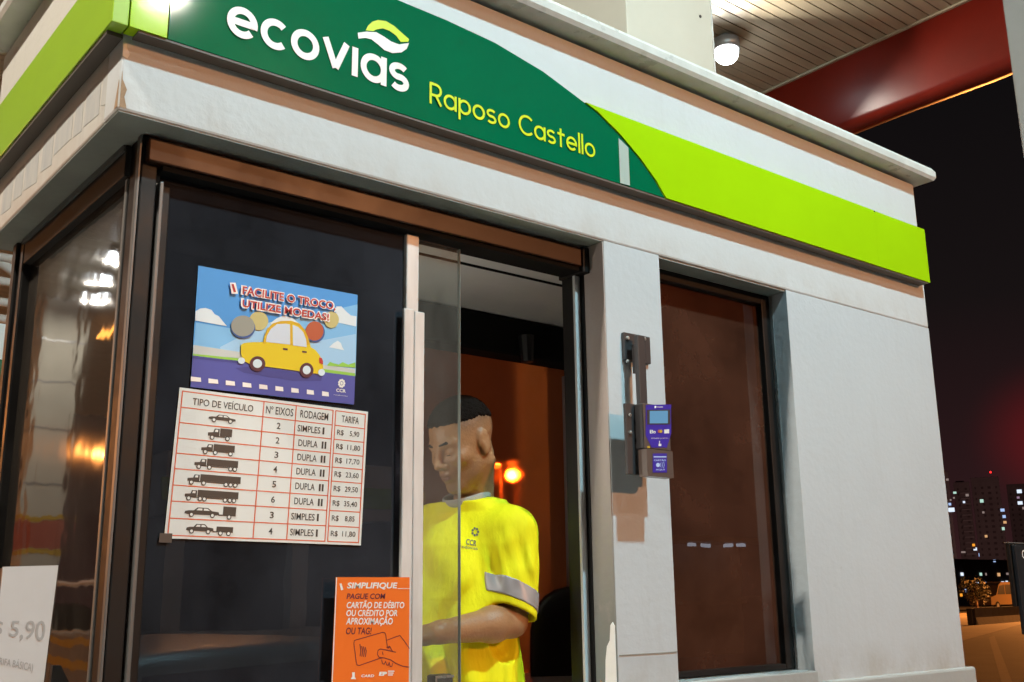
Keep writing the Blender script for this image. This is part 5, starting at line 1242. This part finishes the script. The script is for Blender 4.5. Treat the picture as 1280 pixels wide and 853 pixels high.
# chest mark laid on the cloth
me_ = so_.data; bvh = BVHTree.FromPolygons([Vector(root_loc(man))+v.co for v in me_.vertices], [list(p_.vertices) for p_ in me_.polygons])
def on_cloth(px, py, lift=.0016):
    d = Vector(_ray(px, py)).normalized(); hit = bvh.ray_cast(Vector((0, 0, CZ)), d)
    return None if hit[0] is None else np.array(hit[0]-d*lift)
mb = MB()
def cpoly(pts):
    q = [on_cloth(*p_) for p_ in pts]
    if all(x is not None for x in q): mb.poly(q)
for i in range(7):
    a = i*.9; cx_, cy_ = 594+3.6*math.cos(a), 665+4.4*math.sin(a); cpoly([(cx_+1.5*math.cos(t), cy_+1.7*math.sin(t)) for t in np.linspace(0, 6.28, 9)[:-1]])
tv, tf = text_geo('CCR', .02); sx_ = (tv[:, 0]-tv[:, 0].min())/np.ptp(tv[:, 0]); sy_ = (tv[:, 1]-tv[:, 1].min())/np.ptp(tv[:, 1])
P_ = [on_cloth(582+13*a+1.2*b, 680.5-7*b+2.5*a) for a, b in zip(sx_, sy_)]
if all(x is not None for x in P_):
    vv = [mb.bm.verts.new(tuple(x)) for x in P_]
    for q in tf:
        try: mb.bm.faces.new([vv[i] for i in q])
        except ValueError: pass
tv, tf = text_geo('rodovias', .0); sx_ = (tv[:, 0]-tv[:, 0].min())/np.ptp(tv[:, 0]); sy_ = (tv[:, 1]-tv[:, 1].min())/np.ptp(tv[:, 1])
P_ = [on_cloth(575+22*a, 685-4*b+2.8*a) for a, b in zip(sx_, sy_)]
if all(x is not None for x in P_):
    vv = [mb.bm.verts.new(tuple(x)) for x in P_]
    for q in tf:
        try: mb.bm.faces.new([vv[i] for i in q])
        except ValueError: pass
mb.build('chest_emblem', mat('emblem_grey', (.14, .14, .12), .6), man, recalc=False)

# ------------------------------------------------------------------ things inside the booth
ch = empty('office_chair', (2.46, 2.66, .40), 'black padded chair with a rounded backrest behind the attendant', 'chair')
bn = unit((-.62, -.78, 0)); bl_ = np.array((-bn[1], bn[0], 0)); bc = np.array((2.545, 2.72, 0))
top_z = atY(700, 741, 2.70)[2]; zc = top_z-.215
vs, fs = [], []; nu, nv = 28, 14
for i in range(nv+1):
    for j in range(nu):
        t = 2*math.pi*j/nu; p_ = math.pi*i/nv-math.pi/2; se = lambda c_, e_: math.copysign(abs(c_)**e_, c_)
        a = se(math.cos(t), .62)*se(math.cos(p_), .35)*.215; b = se(math.sin(t), .62)*se(math.cos(p_), .35)*.24; n_ = se(math.sin(p_), .8)*.045-.05*(a/.215)**2
        vs.append(bc+bl_*a+np.array((0, 0, zc+b))-bn*(n_))
for i in range(nv):
    for j in range(nu): fs.append((i*nu+j, i*nu+(j+1) % nu, (i+1)*nu+(j+1) % nu, (i+1)*nu+j))
mesh_obj('backrest', vs, fs, mat('chair_vinyl', (.016, .016, .018), .3, bump=.1), ch)
mb = MB(); mb.lathe((2.44, 2.60, .96), [(.20, -.04), (.23, -.02), (.235, .02), (.21, .045), (.05, .05)], (0, 0, 1), 28); mb.build('seat', MT['black'], ch, smooth=True)
mb = MB(); mb.tube([(2.44, 2.60, .93), (2.44, 2.60, .46)], .03, 12); mb.tube([(2.48, 2.64, .95), (2.60, 2.76, .97), tuple(bc+np.array((.04, .05, zc-.1)))], .02, 10)
for k in range(5): a = k*1.2566+.3; mb.tube([(2.44, 2.60, .47), (2.44+.24*math.cos(a), 2.60+.24*math.sin(a), .425)], [.025, .018], 8)
mb.build('base', MT['black'], ch)
# payment terminal and cash register on the counter
pt = empty('payment_terminal', (1.60, 2.2, 1.36), 'small black payment terminal with a shiny rim below the sliding glass', 'terminal')
zt2 = atY(551, 843, 2.19)[2]; xa_, xb_ = atY(540, 848, 2.19)[0], atY(562.5, 848, 2.19)[0]
mb = MB(); mb.box(xa_, xb_, 2.175, 2.215, 1.3605, zt2, .006); mb.build('case', MT['black'], pt)
mb = MB(); mb.box(xa_-.0005, xb_+.0005, 2.1735, 2.176, zt2-.008, zt2-.002, .001); mb.box(xa_-.001, xa_+.004, 2.1735, 2.176, 1.365, zt2-.008, .001); mb.build('rim', MT['silver'], pt)
lq = atY(345, 600, 2.42)  # added lamp, hidden from view, lights up the dark booth interior
dl = empty('added_fill_lamp', (lq[0], 2.24, 1.36), 'added lamp with a bare round bulb, hidden behind the fare table to brighten the booth', 'lamp')
mb = MB(); mb.lathe((lq[0], 2.24, 1.3605), [(.05, 0), (.05, .012), (.015, .018)], (0, 0, 1), 20); mb.build('base', MT['black'], dl)
mb = MB(); mb.tube([(lq[0], 2.24, 1.375), (lq[0], 2.26, lq[2]-.08), (lq[0], 2.36, lq[2]-.02), (lq[0], 2.41, lq[2]-.06)], .008, 10); mb.build('arm', MT['black'], dl)
mb = MB(); mb.lathe((lq[0], 2.42, lq[2]-.035), [(.012, -.03), (.03, -.01), (.035, .02), (.022, .045), (.008, .053)], (0, 0, 1), 16); mb.build('bulb', emis('added_bulb_glow', (1.0, .93, .82), 12), dl, smooth=True)
ld = bpy.data.lights.new('added_fill_glow', 'POINT'); ld.shadow_soft_size = .04; ld.energy = 6; ld.color = (1.0, .92, .80)
lo = bpy.data.objects.new('added_fill_glow', ld); link(lo); lo.parent = dl; lo.location = Vector((lq[0], 2.42, lq[2]+.065))-dl.location
cg = empty('cash_register', (1.40, 2.2, 1.36), 'dark cash register under the hand of the attendant behind the orange notice', 'cash register')
mb = MB(); mb.box(1.16, 1.47, 2.155, 2.30, 1.3605, 1.455, .008); mb.build('case', MT['darkframe'], cg)
mb = MB()
for i in range(6):
    for j in range(3): mb.box(1.30+i*.027, 1.322+i*.027, 2.175+j*.03, 2.199+j*.03, 1.4555, 1.464, .002)
mb.build('keypad', MT['housing'], cg)

# ------------------------------------------------------------------ dark car waiting in the lane, mirrored in the front glass
car = empty('waiting_car', (2.6, 0, 0), 'dark hatchback waiting in the lane, its roof line mirrored in the front window', 'car')
cp_ = mat('car_paint_dark', (.16, .18, .19), .3, metal=.5, coat=.6)
st_ = [(.50, .62, .66, .70, .58), (.56, .42, .80, .92, .70), (.70, .30, .95, 1.12, .80), (.98, .24, .98, 1.39, .83), (1.25, .22, .98, 1.465, .84), (1.7, .22, .98, 1.485, .845), (2.3, .22, .97, 1.47, .845), (2.75, .22, .96, 1.38, .84), (3.25, .24, .94, 1.02, .84), (3.75, .26, .88, .93, .82), (4.1, .32, .78, .82, .74), (4.25, .45, .62, .66, .60)]
vs, fs = [], []; npt = 14
for (x, zl, zb_, zr, hwid) in st_:
    pr = [(-hwid*.9, zl), (-hwid, zl+.12), (-hwid, (zl+zb_)/2), (-hwid*.985, zb_)]; tw = hwid*.80 if zr > 1.2 else hwid*.9
    pr += [(-(hwid*.97*.6+tw*.4), zb_+(zr-zb_)*.45), (-tw, zr-(zr-zb_)*.10), (-tw*.86, zr-(zr-zb_)*.02)]
    pr = pr+[(-a, b) for a, b in pr[::-1]]
    vs += [(x, a, b) for a, b in pr]
for i in range(len(st_)-1):
    for k in range(npt): fs.append((i*npt+k, i*npt+(k+1) % npt, (i+1)*npt+(k+1) % npt, (i+1)*npt+k))
fs.append(tuple(range(npt))); fs.append(tuple(range((len(st_)-1)*npt, len(st_)*npt))[::-1])
bo = mesh_obj('body', vs, fs, cp_, car); sm = bo.modifiers.new('smooth', 'SUBSURF'); sm.levels = 1; sm.render_levels = 2
glm = mat('car_glass', (.006, .007, .008), .05, coat=.5)
for sgn in (1, -1):
    for pts in ([(1.12, 1.02), (1.30, 1.37), (1.92, 1.39), (1.92, 1.02)], [(1.98, 1.02), (1.98, 1.39), (2.45, 1.35), (2.95, 1.02)]):
        mb = MB(); mb.prism([(x, sgn*(.852-(z-1.0)*.36), z) for x, z in pts], (0, sgn*.012, 0)); mb.build('side_window', glm, car)
    for x in (1.15, 3.55):
        mb = MB(); mb.lathe((x, sgn*.68, .31), [(.22, 0), (.31, .02), (.31, .17), (.22, .19)], (0, sgn, 0), 28); w_ = mb.build('wheel', MT['rubber'], car, smooth=True)
        mb = MB(); mb.lathe((x, sgn*.872, .31), [(.20, 0), (.19, .008), (.05, .012)], (0, sgn, 0), 20); mb.build('rim', MT['silver'], w_)
    mb = MB(); mb.obox((.615, sgn*.60, .86), (.5, 0, .85), (0, 1, 0), (.85, 0, -.5), .10, .08, .02, .01); mb.build('tail_light', MT['redpaint'], car)
